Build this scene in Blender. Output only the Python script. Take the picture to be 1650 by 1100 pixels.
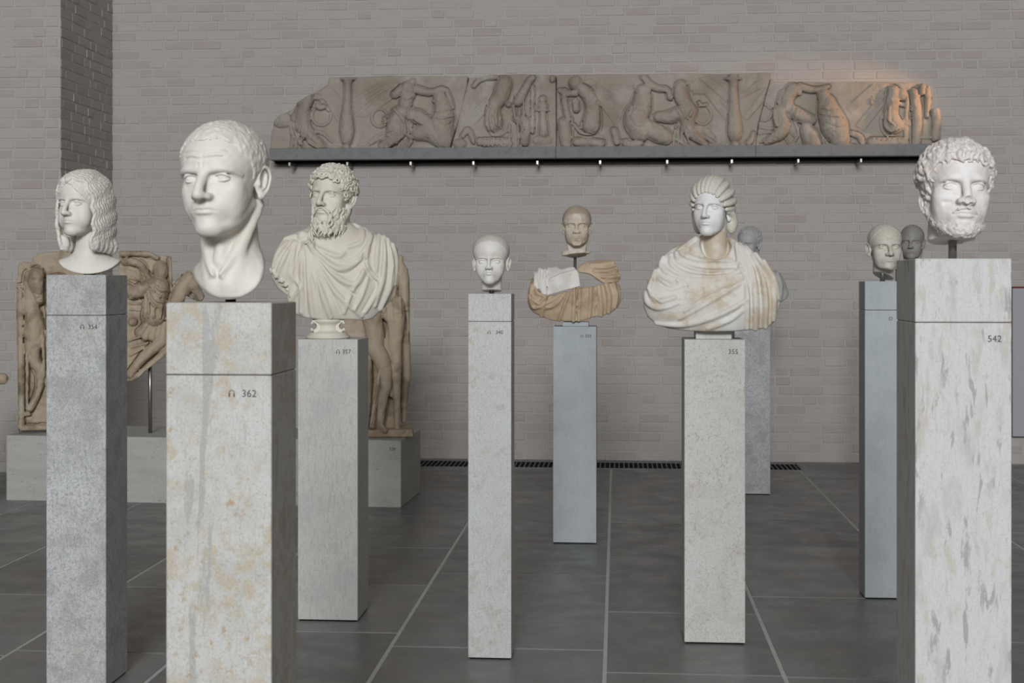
# Sculpture hall: portrait heads and busts on stone pillars before a whitewashed brick wall
import bpy, bmesh, math, random
import numpy as np
from mathutils import Vector, Matrix, Euler
for o in list(bpy.data.objects):
    bpy.data.objects.remove(o)
sc = bpy.context.scene
C = sc.collection
random.seed(11)
ONLY = None
# ------------------------------------------------------------------ camera
FPX, EYE, HOR, YAW = 2250., 1.45, 457., math.radians(4.3)
cam = bpy.data.cameras.new('camera'); camo = bpy.data.objects.new('camera', cam); C.objects.link(camo)
camo.location = (0, 0, EYE); camo.rotation_euler = (math.pi/2, 0, YAW)
cam.sensor_width = 36; cam.lens = 36*FPX/1650; cam.shift_y = (HOR - 550)/1650
cam.dof.use_dof = True; cam.dof.focus_distance = 5.7; cam.dof.aperture_fstop = 7.1
cam.clip_start = .05; cam.clip_end = 100
sc.camera = camo
# ------------------------------------------------------------------ light
world = bpy.data.worlds.new('sky'); sc.world = world; world.use_nodes = True
bg = world.node_tree.nodes['Background']; bg.inputs[0].default_value = (.62, .74, .95, 1); bg.inputs[1].default_value = .35
def area_light(name, loc, tgt, sx, sy, power, col):
    l = bpy.data.lights.new(name, 'AREA'); l.shape = 'RECTANGLE'; l.size, l.size_y = sx, sy; l.energy = power; l.color = col
    o = bpy.data.objects.new(name, l); C.objects.link(o); o.location = loc
    o.rotation_euler = (Vector(tgt) - Vector(loc)).to_track_quat('-Z', 'Y').to_euler()
    return o
# daylight through the tall courtyard windows behind the photographer
YR = -16.0
WINDOWS = [(-4.6, 2.6), (0.0, 4.6), (4.6, 2.6)]
for wx, ww in WINDOWS:
    area_light('window_daylight', (wx, YR + .05, 8.3), (wx*.7, 8, 2.0), ww, 4.2, 2800 if wx == 0 else 430, (.95, .98, 1.0))
# warm picture lamp high on the right, raking along the frieze
sl = bpy.data.lights.new('picture_lamp', 'SPOT'); sl.energy = 85; sl.color = (1, .52, .25); sl.spot_size = math.radians(34); sl.spot_blend = .9; sl.shadow_soft_size = .03
so = bpy.data.objects.new('picture_lamp', sl); C.objects.link(so); so.location = (3.5, 10.85, 3.12)
so.rotation_euler = (Vector((1.9, 11.4, 2.86)) - Vector(so.location)).to_track_quat('-Z', 'Y').to_euler()
sc.cycles.max_bounces = 6; sc.cycles.diffuse_bounces = 3; sc.cycles.glossy_bounces = 3
sc.view_settings.view_transform = 'Standard'; sc.view_settings.look = 'None'
sc.view_settings.gamma = 1; sc.view_settings.use_curve_mapping = False; sc.view_settings.exposure = 0.12
# ------------------------------------------------------------------ where things stand
CY, SY = math.cos(YAW), math.sin(YAW)
def at(u, v, zc):
    """the place seen at (u, v) of the 1650 x 1100 photograph, zc metres in front of the camera"""
    xc = (u - 825)/FPX*zc
    return Vector((xc*CY - zc*SY, xc*SY + zc*CY, EYE - (v - HOR)/FPX*zc))
def depth_floor(v): return FPX*EYE/(v - HOR)
def depth_plane(u, Y): return Y/(CY + (u - 825)/FPX*SY)
def on_floor(u, v): return at(u, v, depth_floor(v))
def on_plane(u, v, Y): return at(u, v, depth_plane(u, Y))
def azimuth(p): return math.atan2(-p[0], p[1])     # turn that makes a thing built along -y look at the photographer
# ------------------------------------------------------------------ helpers: objects and materials
def link(name, me, mat=None, parent=None, loc=None, rot=None):
    o = bpy.data.objects.new(name, me); C.objects.link(o)
    if mat and me is not None and len(me.materials) == 0:
        me.materials.append(mat)
    if parent: o.parent = parent
    if loc is not None: o.location = loc
    if rot is not None: o.rotation_euler = rot
    return o
def tag(o, label, cat, group=None):
    o['label'] = label; o['category'] = cat
    if group: o['group'] = group
    return o
def thing(name, label, cat, loc, rz=0, group=None):
    o = bpy.data.objects.new(name, None); C.objects.link(o); o.empty_display_size = .1
    o.location = loc; o.rotation_euler = (0, 0, rz)
    return tag(o, label, cat, group)
def bm_mesh(name, bm, smooth=False):
    me = bpy.data.meshes.new(name); bm.normal_update(); bm.to_mesh(me); bm.free()
    if smooth:
        me.polygons.foreach_set('use_smooth', np.ones(len(me.polygons), bool))
    return me
def bm_box(bm, lo, hi, bev=0., seg=1):
    b2 = bmesh.new(); bmesh.ops.create_cube(b2, size=1)
    lo, hi = Vector(lo), Vector(hi)
    for v in b2.verts:
        v.co = Vector(((v.co.x + .5)*(hi.x - lo.x) + lo.x, (v.co.y + .5)*(hi.y - lo.y) + lo.y, (v.co.z + .5)*(hi.z - lo.z) + lo.z))
    if bev:
        bmesh.ops.bevel(b2, geom=b2.edges[:], offset=bev, segments=seg, affect='EDGES', profile=.5)
    me = bpy.data.meshes.new('t'); b2.to_mesh(me); b2.free(); bm.from_mesh(me); bpy.data.meshes.remove(me)
def box_mesh(name, lo, hi, bev=0., seg=1):
    bm = bmesh.new(); bm_box(bm, lo, hi, bev, seg); return bm_mesh(name, bm)
def lathe_mesh(name, prof, seg=40, smooth=True):
    V, Q = [], []
    n = len(prof)
    for i in range(seg):
        a = 2*math.pi*i/seg
        V += [(r*math.cos(a), r*math.sin(a), z) for r, z in prof]
    for i in range(seg):
        j = (i + 1) % seg
        for k in range(n - 1):
            Q.append((i*n + k, j*n + k, j*n + k + 1, i*n + k + 1))
    me = bpy.data.meshes.new(name); me.from_pydata(V, [], Q)
    if smooth:
        me.polygons.foreach_set('use_smooth', np.ones(len(me.polygons), bool))
    return me
class Nodes:
    def __init__(s, name):
        s.m = bpy.data.materials.new(name); s.m.use_nodes = True
        s.t = s.m.node_tree; s.b = s.t.nodes['Principled BSDF']; s.N = s.t.nodes; s.L = s.t.links
        s.tc = None
    def new(s, ty, **kw):
        n = s.N.new(ty)
        for k, v in kw.items():
            setattr(n, k, v)
        return n
    def coord(s, scale=(1, 1, 1), rot=(0, 0, 0), off=None):
        if s.tc is None:
            s.tc = s.new('ShaderNodeTexCoord')
        mp = s.new('ShaderNodeMapping'); mp.inputs['Scale'].default_value = scale; mp.inputs['Rotation'].default_value = rot
        if off is not None:
            mp.inputs['Location'].default_value = off
        s.L.new(s.tc.outputs['Object'], mp.inputs['Vector']); return mp.outputs[0]
    def noise(s, scale, detail=5, rough=.6, vec=(1, 1, 1), rot=(0, 0, 0), off=None, dist=0.):
        n = s.new('ShaderNodeTexNoise'); n.inputs['Scale'].default_value = scale; n.inputs['Detail'].default_value = detail
        n.inputs['Roughness'].default_value = rough; n.inputs['Distortion'].default_value = dist
        s.L.new(s.coord(vec, rot, off), n.inputs['Vector']); return n.outputs['Fac']
    def ramp(s, fac, lo, hi, a=0., b=1.):
        r = s.new('ShaderNodeMapRange'); r.inputs['From Min'].default_value = lo; r.inputs['From Max'].default_value = hi
        r.inputs['To Min'].default_value = a; r.inputs['To Max'].default_value = b; r.interpolation_type = 'SMOOTHSTEP'
        s.L.new(fac, r.inputs['Value']); return r.outputs[0]
    def mix(s, fac, a, b, mode='MIX'):
        m = s.new('ShaderNodeMix', data_type='RGBA', blend_type=mode)
        for sock, v in ((m.inputs[0], fac), (m.inputs[6], a), (m.inputs[7], b)):
            if hasattr(v, 'links') or hasattr(v, 'is_linked'):
                s.L.new(v, sock)
            elif isinstance(v, (int, float)):
                sock.default_value = v
            else:
                sock.default_value = (*v, 1)
        return m.outputs[2]
    def math(s, op, a, b):
        m = s.new('ShaderNodeMath', operation=op)
        for sock, v in ((m.inputs[0], a), (m.inputs[1], b)):
            if hasattr(v, 'is_linked'): s.L.new(v, sock)
            else: sock.default_value = v
        return m.outputs[0]
    def bump(s, h, strength, dist):
        b = s.new('ShaderNodeBump'); b.inputs['Strength'].default_value = strength; b.inputs['Distance'].default_value = dist
        s.L.new(h, b.inputs['Height'])
        if s.b.inputs['Normal'].is_linked:
            s.L.new(s.b.inputs['Normal'].links[0].from_socket, b.inputs['Normal'])
        s.L.new(b.outputs[0], s.b.inputs['Normal'])
    def out(s, col, rough=.6, spec=.4):
        if hasattr(col, 'is_linked'): s.L.new(col, s.b.inputs['Base Color'])
        else: s.b.inputs['Base Color'].default_value = (*col, 1)
        if hasattr(rough, 'is_linked'): s.L.new(rough, s.b.inputs['Roughness'])
        else: s.b.inputs['Roughness'].default_value = rough
        s.b.inputs['Specular IOR Level'].default_value = spec
        return s.m
def stone(name, base, layers, rough=.7, spec=.3, bumps=()):
    """layers: (colour, amount, scale, lo, hi, stretch, rotation, distortion)"""
    n = Nodes(name); col = base; sd = sum(map(ord, name)) % 37
    for i, L in enumerate(layers):
        c, amt, scale, lo, hi = L[:5]
        vec = L[5] if len(L) > 5 else (1, 1, 1); rot = L[6] if len(L) > 6 else (0, 0, 0); dist = L[7] if len(L) > 7 else 0.
        f = n.ramp(n.noise(scale, 5, .62, vec, rot, (sd*.37 + i*1.7, sd*.21 - i, i*2.3 + sd*.11), dist), lo, hi, 0, amt)
        if len(L) > 8:
            gs, gl, gh = L[8]; f = n.math('MULTIPLY', f, n.ramp(n.noise(gs, 3, .6, (1, 1, 1), (0, 0, 0), (i*3.1, sd*.4, i)), gl, gh))
        col = n.mix(f, col, c)
    for scale, strength, dist, vec in bumps:
        n.bump(n.noise(scale, 4, .6, vec), strength, dist)
    return n.out(col, rough, spec)
def plain(name, col, rough=.5, spec=.4, metal=0.):
    n = Nodes(name); n.b.inputs['Metallic'].default_value = metal
    f = n.noise(40, 3)
    return n.out(n.mix(n.ramp(f, .3, .7, 0, .25), col, tuple(c*.8 for c in col)), rough, spec)
# ------------------------------------------------------------------ the hall
YW = 11.515           # back wall
XL, YP = -4.252, 10.416   # left pier: corner line of its reveal, plane of its front
XR = 3.62             # right pier, beyond the frame
ZC = 11.0             # ceiling
def struct(name, me, mat, parent=None):
    o = link(name, me, mat, parent)
    if parent is None: o['kind'] = 'structure'
    return o
def brick_material(name, tint):
    n = Nodes(name)
    oi = n.new('ShaderNodeObjectInfo'); ge = n.new('ShaderNodeNewGeometry')
    r = n.math('FRACT', n.math('ADD', oi.outputs['Random'], ge.outputs['Random Per Island']), 0)
    n.tc = n.new('ShaderNodeTexCoord')
    pos = ge.outputs['Position']
    def wn(scale, detail, stretch, off):
        mp = n.new('ShaderNodeMapping'); mp.inputs['Scale'].default_value = stretch; mp.inputs['Location'].default_value = off
        n.L.new(pos, mp.inputs['Vector']); t = n.new('ShaderNodeTexNoise'); t.inputs['Scale'].default_value = scale
        t.inputs['Detail'].default_value = detail; t.inputs['Roughness'].default_value = .65
        n.L.new(mp.outputs[0], t.inputs['Vector']); return t.outputs['Fac']
    wash = wn(7, 6, (.6, .6, 1.6), (3, 0, 1))
    big = wn(.55, 3, (1, 1, 1), (7, 2, 5))
    stre = wn(30, 5, (.22, .22, 2.4), (1, 5, 2))
    c = n.mix(n.ramp(r, .3, 1., 0, .6), tint[0], tint[1])
    c = n.mix(n.ramp(wash, .46, .66, 0, .8), c, tint[0])
    c = n.mix(n.ramp(stre, .54, .74, 0, .5), c, tint[2])
    c = n.mix(n.ramp(big, .35, .65, 0, .3), c, tint[3])
    n.bump(stre, .5, .006); n.bump(wn(60, 3, (1, 1, 1), (0, 0, 0)), .25, .002)
    return n.out(c, .85, .15)
M_brick = brick_material('whitewashed_brick', ((.48, .45, .428), (.42, .345, .325), (.33, .29, .272), (.45, .42, .395)))
M_mortar = brick_material('whitewashed_mortar', ((.485, .457, .435), (.45, .42, .398), (.34, .305, .288), (.45, .42, .395)))
M_plaster = stone('plaster', (.19, .165, .14), [((.16, .138, .115), .5, 3, .4, .65)], .9, .1)
# bricks: short prisms with chamfered edges, laid in courses
def brick_mesh(name, L, H, T=.007, ch=.0045, jit=0):
    rr = random.Random(jit)
    a, b = L/2, H/2
    V = [(-a, T, -b), (a, T, -b), (a, T, b), (-a, T, b)]
    V += [(x + rr.uniform(-.002, .002), rr.uniform(-.002, .001), z + rr.uniform(-.0015, .0015)) for x, z in ((-a+ch, -b+ch), (a-ch, -b+ch), (a-ch, b-ch), (-a+ch, b-ch))]
    Fq = [(4, 5, 6, 7), (0, 1, 5, 4), (1, 2, 6, 5), (2, 3, 7, 6), (3, 0, 4, 7)]
    me = bpy.data.meshes.new(name); me.from_pydata(V, [], Fq); return me
COURSE = .0777
PROTO = {}
for kind, L in (('s', .236), ('h', .108), ('q', .17)):
    PROTO[kind] = (L, [brick_mesh('brick', L, .066, jit=ord(kind) % 5 + i) for i in range(4)])
for L, ms in PROTO.values():
    for me in ms: me.materials.append(M_brick)
def lay(wall, x0, x1, z0, z1, place, single, seed, cap=300):
    """place(s, z) -> matrix; bricks for which single(s, z) holds become parts, the rest one sheet"""
    rr = random.Random(seed); V, Fq = [], []; cnt = 0; row = 0
    z = z0 + COURSE/2 - .004
    while z < z1:
        s = x0 + (.0 if row % 2 else -.12) + rr.uniform(-.05, .0)
        pat = 'shsshs' if row % 2 else 'sshssq'
        i = rr.randrange(6)
        while s < x1:
            k = pat[i % 6]; i += 1
            L, ms = PROTO[k]
            a, b = s, s + L
            s = b + .013
            if b <= x0 + .03 or a >= x1 - .03: continue
            clip = a < x0 or b > x1
            a2, b2 = max(a, x0), min(b, x1)
            M = place((a2 + b2)/2, z)
            dy = rr.uniform(-.0025, .0015)
            if not clip and cnt < cap and single((a2 + b2)/2, z):
                o = bpy.data.objects.new('brick', ms[rr.randrange(4)]); C.objects.link(o); o.parent = wall
                o.matrix_basis = M @ Matrix.Translation((0, dy, 0)); cnt += 1
            else:
                n = len(V)
                src = ms[rr.randrange(4)]; fx = (b2 - a2)/L
                V += [M @ Vector((v.co.x*fx, v.co.y + dy, v.co.z)) for v in src.vertices]
                Fq += [tuple(q + n for q in p.vertices) for p in src.polygons]
        z += COURSE; row += 1
    me = bpy.data.meshes.new('bricks'); me.from_pydata(V, [], Fq); me.materials.append(M_brick)
    o = link('bricks', me, None, wall); o['kind'] = 'stuff'
    return cnt
def quad_mesh(name, pts):
    me = bpy.data.meshes.new(name); me.from_pydata(pts, [], [tuple(range(len(pts)))]); return me
def slab(name, lo, hi, mat): return struct(name, box_mesh(name, lo, hi), mat)
wall_back = slab('wall_back', (XL - .3, YW + .003, -.05), (XR + .3, YW + .3, ZC), M_mortar)
wall_left = slab('wall_left', (-9.3, YP + .003, -.05), (XL - .003, YW + .003, ZC), M_mortar)
wall_right = slab('wall_right', (XR, YP, -.05), (9.3, YW + .003, ZC), M_mortar)
slab('wall_side_left', (-9.6, YR - .3, -.05), (-9.3, YW, ZC), M_plaster)
slab('wall_side_right', (9.3, YR - .3, -.05), (9.6, YW, ZC), M_plaster)
slab('ceiling', (-9.6, YR - .3, ZC), (9.6, YW + .3, ZC + .2), M_plaster)
# wall behind the photographer with its three window openings
bm = bmesh.new(); edges = [-9.3]
for wx, ww in WINDOWS: edges += [wx - ww/2, wx + ww/2]
edges.append(9.3)
for i in range(0, len(edges), 2): bm_box(bm, (edges[i], YR - .3, 0), (edges[i+1], YR, ZC))
for wx, ww in WINDOWS:
    bm_box(bm, (wx - ww/2, YR - .3, 0), (wx + ww/2, YR, 6.2)); bm_box(bm, (wx - ww/2, YR - .3, 10.4), (wx + ww/2, YR, ZC))
struct('wall_front', bm_mesh('wall_front', bm), M_plaster)
lay(wall_back, XL, XR, 0, 5.6, lambda s, z: Matrix.Translation((s, YW, z)), lambda s, z: z < 1.32 and -1.72 < s < 2.2, 3)
lay(wall_left, -6.2, XL, 0, 5.6, lambda s, z: Matrix.Translation((s, YP, z)), lambda s, z: s > -5.0 and 1.55 < z < 4, 5, 150)
lay(wall_left, YP + .004, YW, 0, 5.6, lambda s, z: Matrix.Translation((XL, s, z)) @ Matrix.Rotation(math.pi/2, 4, 'Z'), lambda s, z: 1.9 < z < 4.2, 8, 150)
lay(wall_right, XR + .02, 6, 0, 5.6, lambda s, z: Matrix.Translation((s, YP, z)), lambda s, z: False, 9)
# ------------------------------------------------------------------ floor of slate slabs
def slate(name, base):
    n = Nodes(name)
    oi = n.new('ShaderNodeObjectInfo'); ge = n.new('ShaderNodeNewGeometry')
    def wn(scale, detail, stretch, off):
        mp = n.new('ShaderNodeMapping'); mp.inputs['Scale'].default_value = stretch; mp.inputs['Location'].default_value = off
        n.L.new(ge.outputs['Position'], mp.inputs['Vector']); t = n.new('ShaderNodeTexNoise'); t.inputs['Scale'].default_value = scale
        t.inputs['Detail'].default_value = detail; t.inputs['Roughness'].default_value = .6; t.inputs['Distortion'].default_value = .2
        n.L.new(mp.outputs[0], t.inputs['Vector']); return t.outputs['Fac']
    c = n.mix(n.ramp(oi.outputs['Random'], 0, 1), base, tuple(v*.72 for v in base))
    c = n.mix(n.ramp(wn(3, 5, (1, 1, 1), (1, 2, 3)), .42, .7, 0, .5), c, (.17, .157, .145))
    c = n.mix(n.ramp(wn(110, 3, (1, 2.6, 1), (4, 2, 3)), .56, .72, 0, .4), c, (.38, .38, .37))
    n.bump(wn(70, 4, (1, 2.5, 1), (0, 0, 0)), .3, .003)
    return n.out(c, n.ramp(wn(5, 4, (1, 1, 1), (9, 1, 4)), .3, .7, .24, .46), .45)
M_slate = slate('slate', (.225, .224, .222))
M_grout = stone('pale_grout', (.54, .545, .53), [((.42, .42, .41), .6, 30, .4, .7)], .9, .1)
floor = slab('floor', (-9.6, YR - .3, -.1), (9.6, YW + .3, -.0025), M_grout)
XLINES = [-9.2, -8.4, -7.6, -6.8, -6.0, -5.3, -4.6, -3.87, -3.15, -2.38, -1.712, -.903, -.046, .617, 1.42, 2.22, 2.95, 3.75, 4.5, 5.3, 6.1, 6.9, 7.7, 8.5, 9.2]
YJ = {9: [(40, 957), (60, 872)], 10: [(60, 1048), (230, 945), (230, 886), (240, 831)], 11: [(600, 1018.7), (640, 941.5), (655, 882), (690, 831)],
      12: [(900, 1046), (900, 925.5), (880, 858), (880, 817)], 13: [(1040, 986), (1030, 897.6), (1010, 841), (1000, 797)],
      14: [(1330, 1092), (1330, 962.5), (1300, 880), (1280, 836), (1260, 797)], 8: [(30, 913), (30, 830)], 15: [(1400, 1030), (1420, 905), (1410, 840)]}
TILES = []
rr = random.Random(4)
def tile_mesh(w, d):
    me = box_mesh('floor_tile', (0, 0, -.03), (w, d, 0), .0025); me.materials.append(M_slate); return me
for i in range(len(XLINES) - 1):
    x0, x1 = XLINES[i] + .008, XLINES[i+1] - .008
    ys = sorted(on_floor(u, v).y for u, v in YJ.get(i + 1, []))
    if not ys: ys = [rr.uniform(3.2, 3.9)]
    lo = [ys[0]]
    while lo[0] > YR: lo.insert(0, lo[0] - rr.uniform(.75, 1.25))
    hi = ys[-1]; up = []
    while hi < YW: hi += rr.uniform(.7, 1.1); up.append(hi)
    allj = lo + ys[1:] + up
    for a, b in zip(allj[:-1], allj[1:]):
        a2, b2 = max(a, YR + .1) + .007, min(b, YW) - .007
        if b2 - a2 < .05: continue
        # the heating grille is let into the last row
        if x0 > XL - .5 and b2 > YW - .55 and x0 < XR: b2 = min(b2, YW - .545)
        if b2 - a2 < .05: continue
        o = link('floor_tile', tile_mesh(x1 - x0, b2 - a2), None, floor, (x0, a2, rr.uniform(-.0008, .0008)))
struct_edge = link('edge_strip', box_mesh('edge_strip', (XL, YW - .125, -.03), (XR, YW, -.0005)), M_slate, floor)
# heating grille along the wall
gx0, gx1 = XL + .02, on_plane(1289, 750, YW - .3).x
end = link('floor_tile', box_mesh('floor_tile', (gx1 + .004, YW - .54, -.03), (XR, YW - .13, 0)), M_slate, floor)
M_gr = plain('grille_steel', (.2, .2, .2), .5, .4, .5); M_dark = plain('shade_black', (.008, .008, .008), .9, .1)  # the near-black colour is painted shade for voids and gaps
gr = thing('floor_grille', 'dark ventilation grille let into the slate floor along the foot of the brick wall', 'grille', ((gx0 + gx1)/2, YW - .335, 0))
gl = (gx1 - gx0)/2
link('duct_shade', box_mesh('duct_shade', (-gl, -.19, -.002), (gl, .19, -.0012)), M_dark, gr)  # thin black sheet painted as the dark void below the slats
bm = bmesh.new()
for lo, hi in (((-gl, -.205, -.0024), (gl, -.185, .003)), ((-gl, .185, -.0024), (gl, .205, .003)), ((-gl, -.185, -.0024), (-gl + .015, .185, .003)), ((gl - .015, -.185, -.0024), (gl, .185, .003))):
    bm_box(bm, lo, hi)
link('frame', bm_mesh('frame', bm), M_gr, gr)
bar = box_mesh('slat', (-.0045, -.185, -.0012), (.0045, .185, .0025)); bar.materials.append(M_gr)
nb = int(2*gl/.0375)
for i in range(1, nb):
    link('slat', bar, None, gr, (-gl + 2*gl*i/nb, 0, 0))
# ------------------------------------------------------------------ stone pillars
V3 = (9, 9, 2.2)      # grain drawn out upright
O3 = (1, 1, 1); R0 = (0, 0, 0)
def speck(dark, light, amt=.6): return [(dark, amt, 170, .50, .66), (light, amt*.8, 240, .52, .68), (dark, amt*.55, 260, .5, .66, (1, 1, .10))]
P_grey = stone('speckled_grey_stone', (.488, .49, .486), [((.335, .338, .338), .85, 11, .46, .62), ((.37, .372, .375), .6, 4, .48, .64), ((0.573, 0.58, 0.604), .55, 3, .5, .68), ((0.317, 0.317, 0.317), .75, 75, .50, .62), ((0.537, 0.439, 0.329), .55, 60, .56, .66, O3, R0, 0., (4, .52, .62))] + speck((0.268, 0.268, 0.268), (0.659, 0.659, 0.659), .7), .8, .2, [(300, .3, .002, (1, 1, .5))])
P_rust = stone('rust_flecked_stone', (0.556, 0.556, 0.537), [((0.446, 0.437, 0.408), .6, 8, .46, .64), ((0.475, 0.399, 0.294), .8, 26, .45, .60, O3, R0, .2, (5, .38, .54)), ((0.38, 0.38, 0.366), .85, 2.2, .585, .625, (7, 7, 1.0), (0, .14, 0), .35), ((0.418, 0.275, 0.142), .85, 48, .55, .66, O3, R0, 0., (6, .50, .60)), ((0.285, 0.257, 0.218), .6, 90, .62, .7)] + speck((0.361, 0.342, 0.304), (0.646, 0.646, 0.636), .6), .8, .2, [(300, .3, .002, (1, 1, .3))])
P_beige = stone('beige_grey_stone', (0.564, 0.552, 0.522), [((0.468, 0.468, 0.456), .6, 6, .45, .65), ((0.624, 0.6, 0.57), .5, 3, .5, .7), ((0.432, 0.432, 0.42), .6, 60, .5, .64, (1.5, 1.5, .3))] + speck((0.384, 0.384, 0.372), (0.672, 0.66, 0.636), .6), .8, .2, [(300, .35, .002, (1.5, 1.5, .2))])
P_mossy = stone('pale_mottled_stone', (0.552, 0.558, 0.546), [((0.448, 0.443, 0.402), .8, 22, .48, .62, O3, R0, .3, (5, .48, .60)), ((0.609, 0.621, 0.638), .5, 5, .5, .7), ((0.46, 0.38, 0.276), .6, 30, .56, .64, O3, R0, .2, (5, .55, .64))] + speck((0.38, 0.368, 0.345), (0.667, 0.678, 0.69), .65), .8, .2, [(300, .3, .002, (1, 1, .4))])
P_blue = stone('blue_grey_stone', (0.433, 0.468, 0.491), [((0.374, 0.404, 0.421), .6, 8, .45, .65), ((0.491, 0.526, 0.556), .5, 4, .5, .7)] + speck((0.316, 0.339, 0.357), (0.538, 0.573, 0.597), .6), .8, .2, [(300, .3, .002, (1, 1, .4))])
P_white = stone('pale_speckled_stone', (0.572, 0.567, 0.545), [((0.497, 0.475, 0.432), .6, 9, .47, .64), ((0.605, 0.616, 0.643), .5, 3, .5, .68), ((0.389, 0.335, 0.259), .75, 75, .54, .64, O3, R0, 0., (7, .42, .58))] + speck((0.389, 0.367, 0.335), (0.67, 0.67, 0.67), .65), .8, .2, [(300, .3, .002, (1, 1, .5))])
P_streak = stone('white_streaked_stone', (0.608, 0.608, 0.603), [((0.503, 0.456, 0.389), .7, 46, .50, .62, (1, 1, .24), (0, .06, 0), .3, (6, .42, .56)), ((0.342, 0.342, 0.332), .9, 40, .575, .645, (1, 1, .2), (0, -.12, 0), .4), ((0.475, 0.475, 0.465), .7, 22, .52, .66, (1, 1, .25), (0, -.08, 0), .4)] + speck((0.437, 0.427, 0.408), (0.665, 0.665, 0.665), .45), .75, .25, [(250, .25, .002, (1, 1, .3))])
P_plinth = stone('travertine_block', (0.482, 0.476, 0.454), [((0.403, 0.398, 0.375), .7, 3, .4, .65, (1, 1, 5)), ((0.526, 0.515, 0.493), .5, 2, .5, .7, (1, 1, 4)), ((.20, .15, .11), .9, 60, .60, .66, (.6, .6, 1.6), R0, 0., (5, .48, .58))] + speck((0.358, 0.347, 0.325), (0.56, 0.549, 0.526), .5), .8, .2, [(200, .3, .002, (1, 1, 2))])
M_ink = plain('grey_lettering', (.10, .10, .10), .8, .1)
M_steel = plain('brushed_steel', (.33, .32, .31), .35, .5, .9)
M_steel_dark = plain('dark_steel', (.10, .095, .09), .4, .4, .8)
def text_mesh(txt, size):
    cu = bpy.data.curves.new('inscription', 'FONT'); cu.body = txt; cu.size = size; cu.extrude = .0004; cu.resolution_u = 3
    cu.align_x = 'RIGHT'
    ob = bpy.data.objects.new('tmp', cu); C.objects.link(ob)
    me = bpy.data.meshes.new_from_object(ob.evaluated_get(bpy.context.evaluated_depsgraph_get()))
    bpy.data.objects.remove(ob); me.materials.clear(); me.materials.append(M_ink); me.name = 'inscription'
    return me
def phones_mesh(h):
    """headphone sign: an open arch with two ear pads"""
    bm = bmesh.new(); n = 14; w = h*.42; t = h*.09
    for i in range(n):
        a0, a1 = math.pi*i/n, math.pi*(i + 1)/n
        vs = [bm.verts.new((r*math.cos(a), 0, h*.45 + r*1.1*math.sin(a))) for r, a in ((w, a0), (w, a1), (w - t, a1), (w - t, a0))]
        bm.faces.new(vs)
    for sx in (-1, 1):
        vs = [bm.verts.new((sx*x, 0, z)) for x, z in ((w, h*.46), (w - t*2.2, h*.46), (w - t*2.2, 0), (w, 0))]
        bm.faces.new(vs)
    me = bm_mesh('headphone_sign', bm); me.materials.append(M_ink); return me
PED = {}
def pillar(key, label, u0, u1, vtop, zc, mat, seam=None, txt=None, tu=0, tv=0, th=12, phones=None, plinth=None, group='stone pedestals carrying the portraits'):
    w = (u1 - u0)/FPX*zc
    a, b = at(u0, vtop, zc), at(u1, vtop, zc)
    ztop = a.z
    # front face parallel to the wall: keep the front left corner where it is seen
    x0 = a.x; x1 = b.x; w = (x1 - x0); yf = (a.y + b.y)/2
    o = thing('stone_pedestal', label, 'pedestal', ((x0 + x1)/2, yf + w/2, 0), 0, group)
    h = w/2
    if seam:
        zs = ztop - (seam - vtop)/FPX*zc
        sh = link('shaft', box_mesh('shaft', (-h, -h, .006), (h, h, zs - .0012), .002, 1), mat, o)
        link('joint', box_mesh('joint', (-h + .003, -h + .003, zs - .0014), (h - .003, h - .003, zs + .0014)), M_steel_dark, o)
        link('cap_block', box_mesh('cap_block', (-h, -h, zs + .0012), (h, h, ztop), .002, 1), mat, o)
    else:
        sh = link('shaft', box_mesh('shaft', (-h, -h, .006), (h, h, ztop), .002, 1), mat, o)
    link('shadow_gap', box_mesh('shadow_gap', (-h + .006, -h + .006, 0), (h - .006, h - .006, .0065)), M_dark, o)  # black inset paints the shadow line under the pedestal
    if plinth:
        pu0, pu1, pv = plinth
        pw = (pu1 - pu0)/FPX*zc/2; ph = (vtop - pv)/FPX*zc
        pc = at((pu0 + pu1)/2, vtop, zc).x - (x0 + x1)/2
        link('plinth', box_mesh('plinth', (pc - pw, -pw*.92, ztop), (pc + pw, pw*.92, ztop + ph), .002, 1), mat, o)
        ztop += ph
    if txt:
        s = th/FPX*zc
        p = at(tu, tv, zc)
        t = link('inscription', text_mesh(txt, s*1.38), None, sh, (p.x - (x0 + x1)/2, -h - .0008, p.z - s/2), (math.pi/2, 0, 0)); t['label'] = 'grey catalogue number'
        if phones:
            q = at(phones, tv, zc)
            t = link('headphone_sign', phones_mesh(s), None, sh, (q.x - (x0 + x1)/2, -h - .0012, q.z - s/2)); t['label'] = 'small grey headphone symbol'
    PED[key] = (Vector(((x0 + x1)/2, yf + w/2, ztop)), zc)
    return o
pillar('w354', 'bluish grey speckled pedestal numbered 354 under the long-haired woman', 73, 172, 442.6, 5.0, P_grey, 508, '354', 158, 526, 7.6, 133)
pillar('m362', 'tall rust-flecked pale pedestal numbered 362 in front, under the clean-shaven man', 265.5, 439, 487.7, 3.06, P_rust, 604, '362', 415, 633, 12, 374)
pillar('s357', 'broad beige-grey pedestal numbered 357 under the bearded draped bust', 479, 577, 546.5, 6.0, P_beige, None, '357', 566, 566, 7, 545)
pillar('boy', 'slim mottled pale pedestal under the small head of a boy', 754, 824, 473, 5.39, P_mossy, 518, '340', 811, 535, 6, 788)
pillar('f350', 'smooth blue-grey pedestal with a small plinth under the brown bust fragments', 891, 961, 526, 7.79, P_blue, None, '350', 953, 541, 5, 938, plinth=(906, 948, 519))
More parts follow.
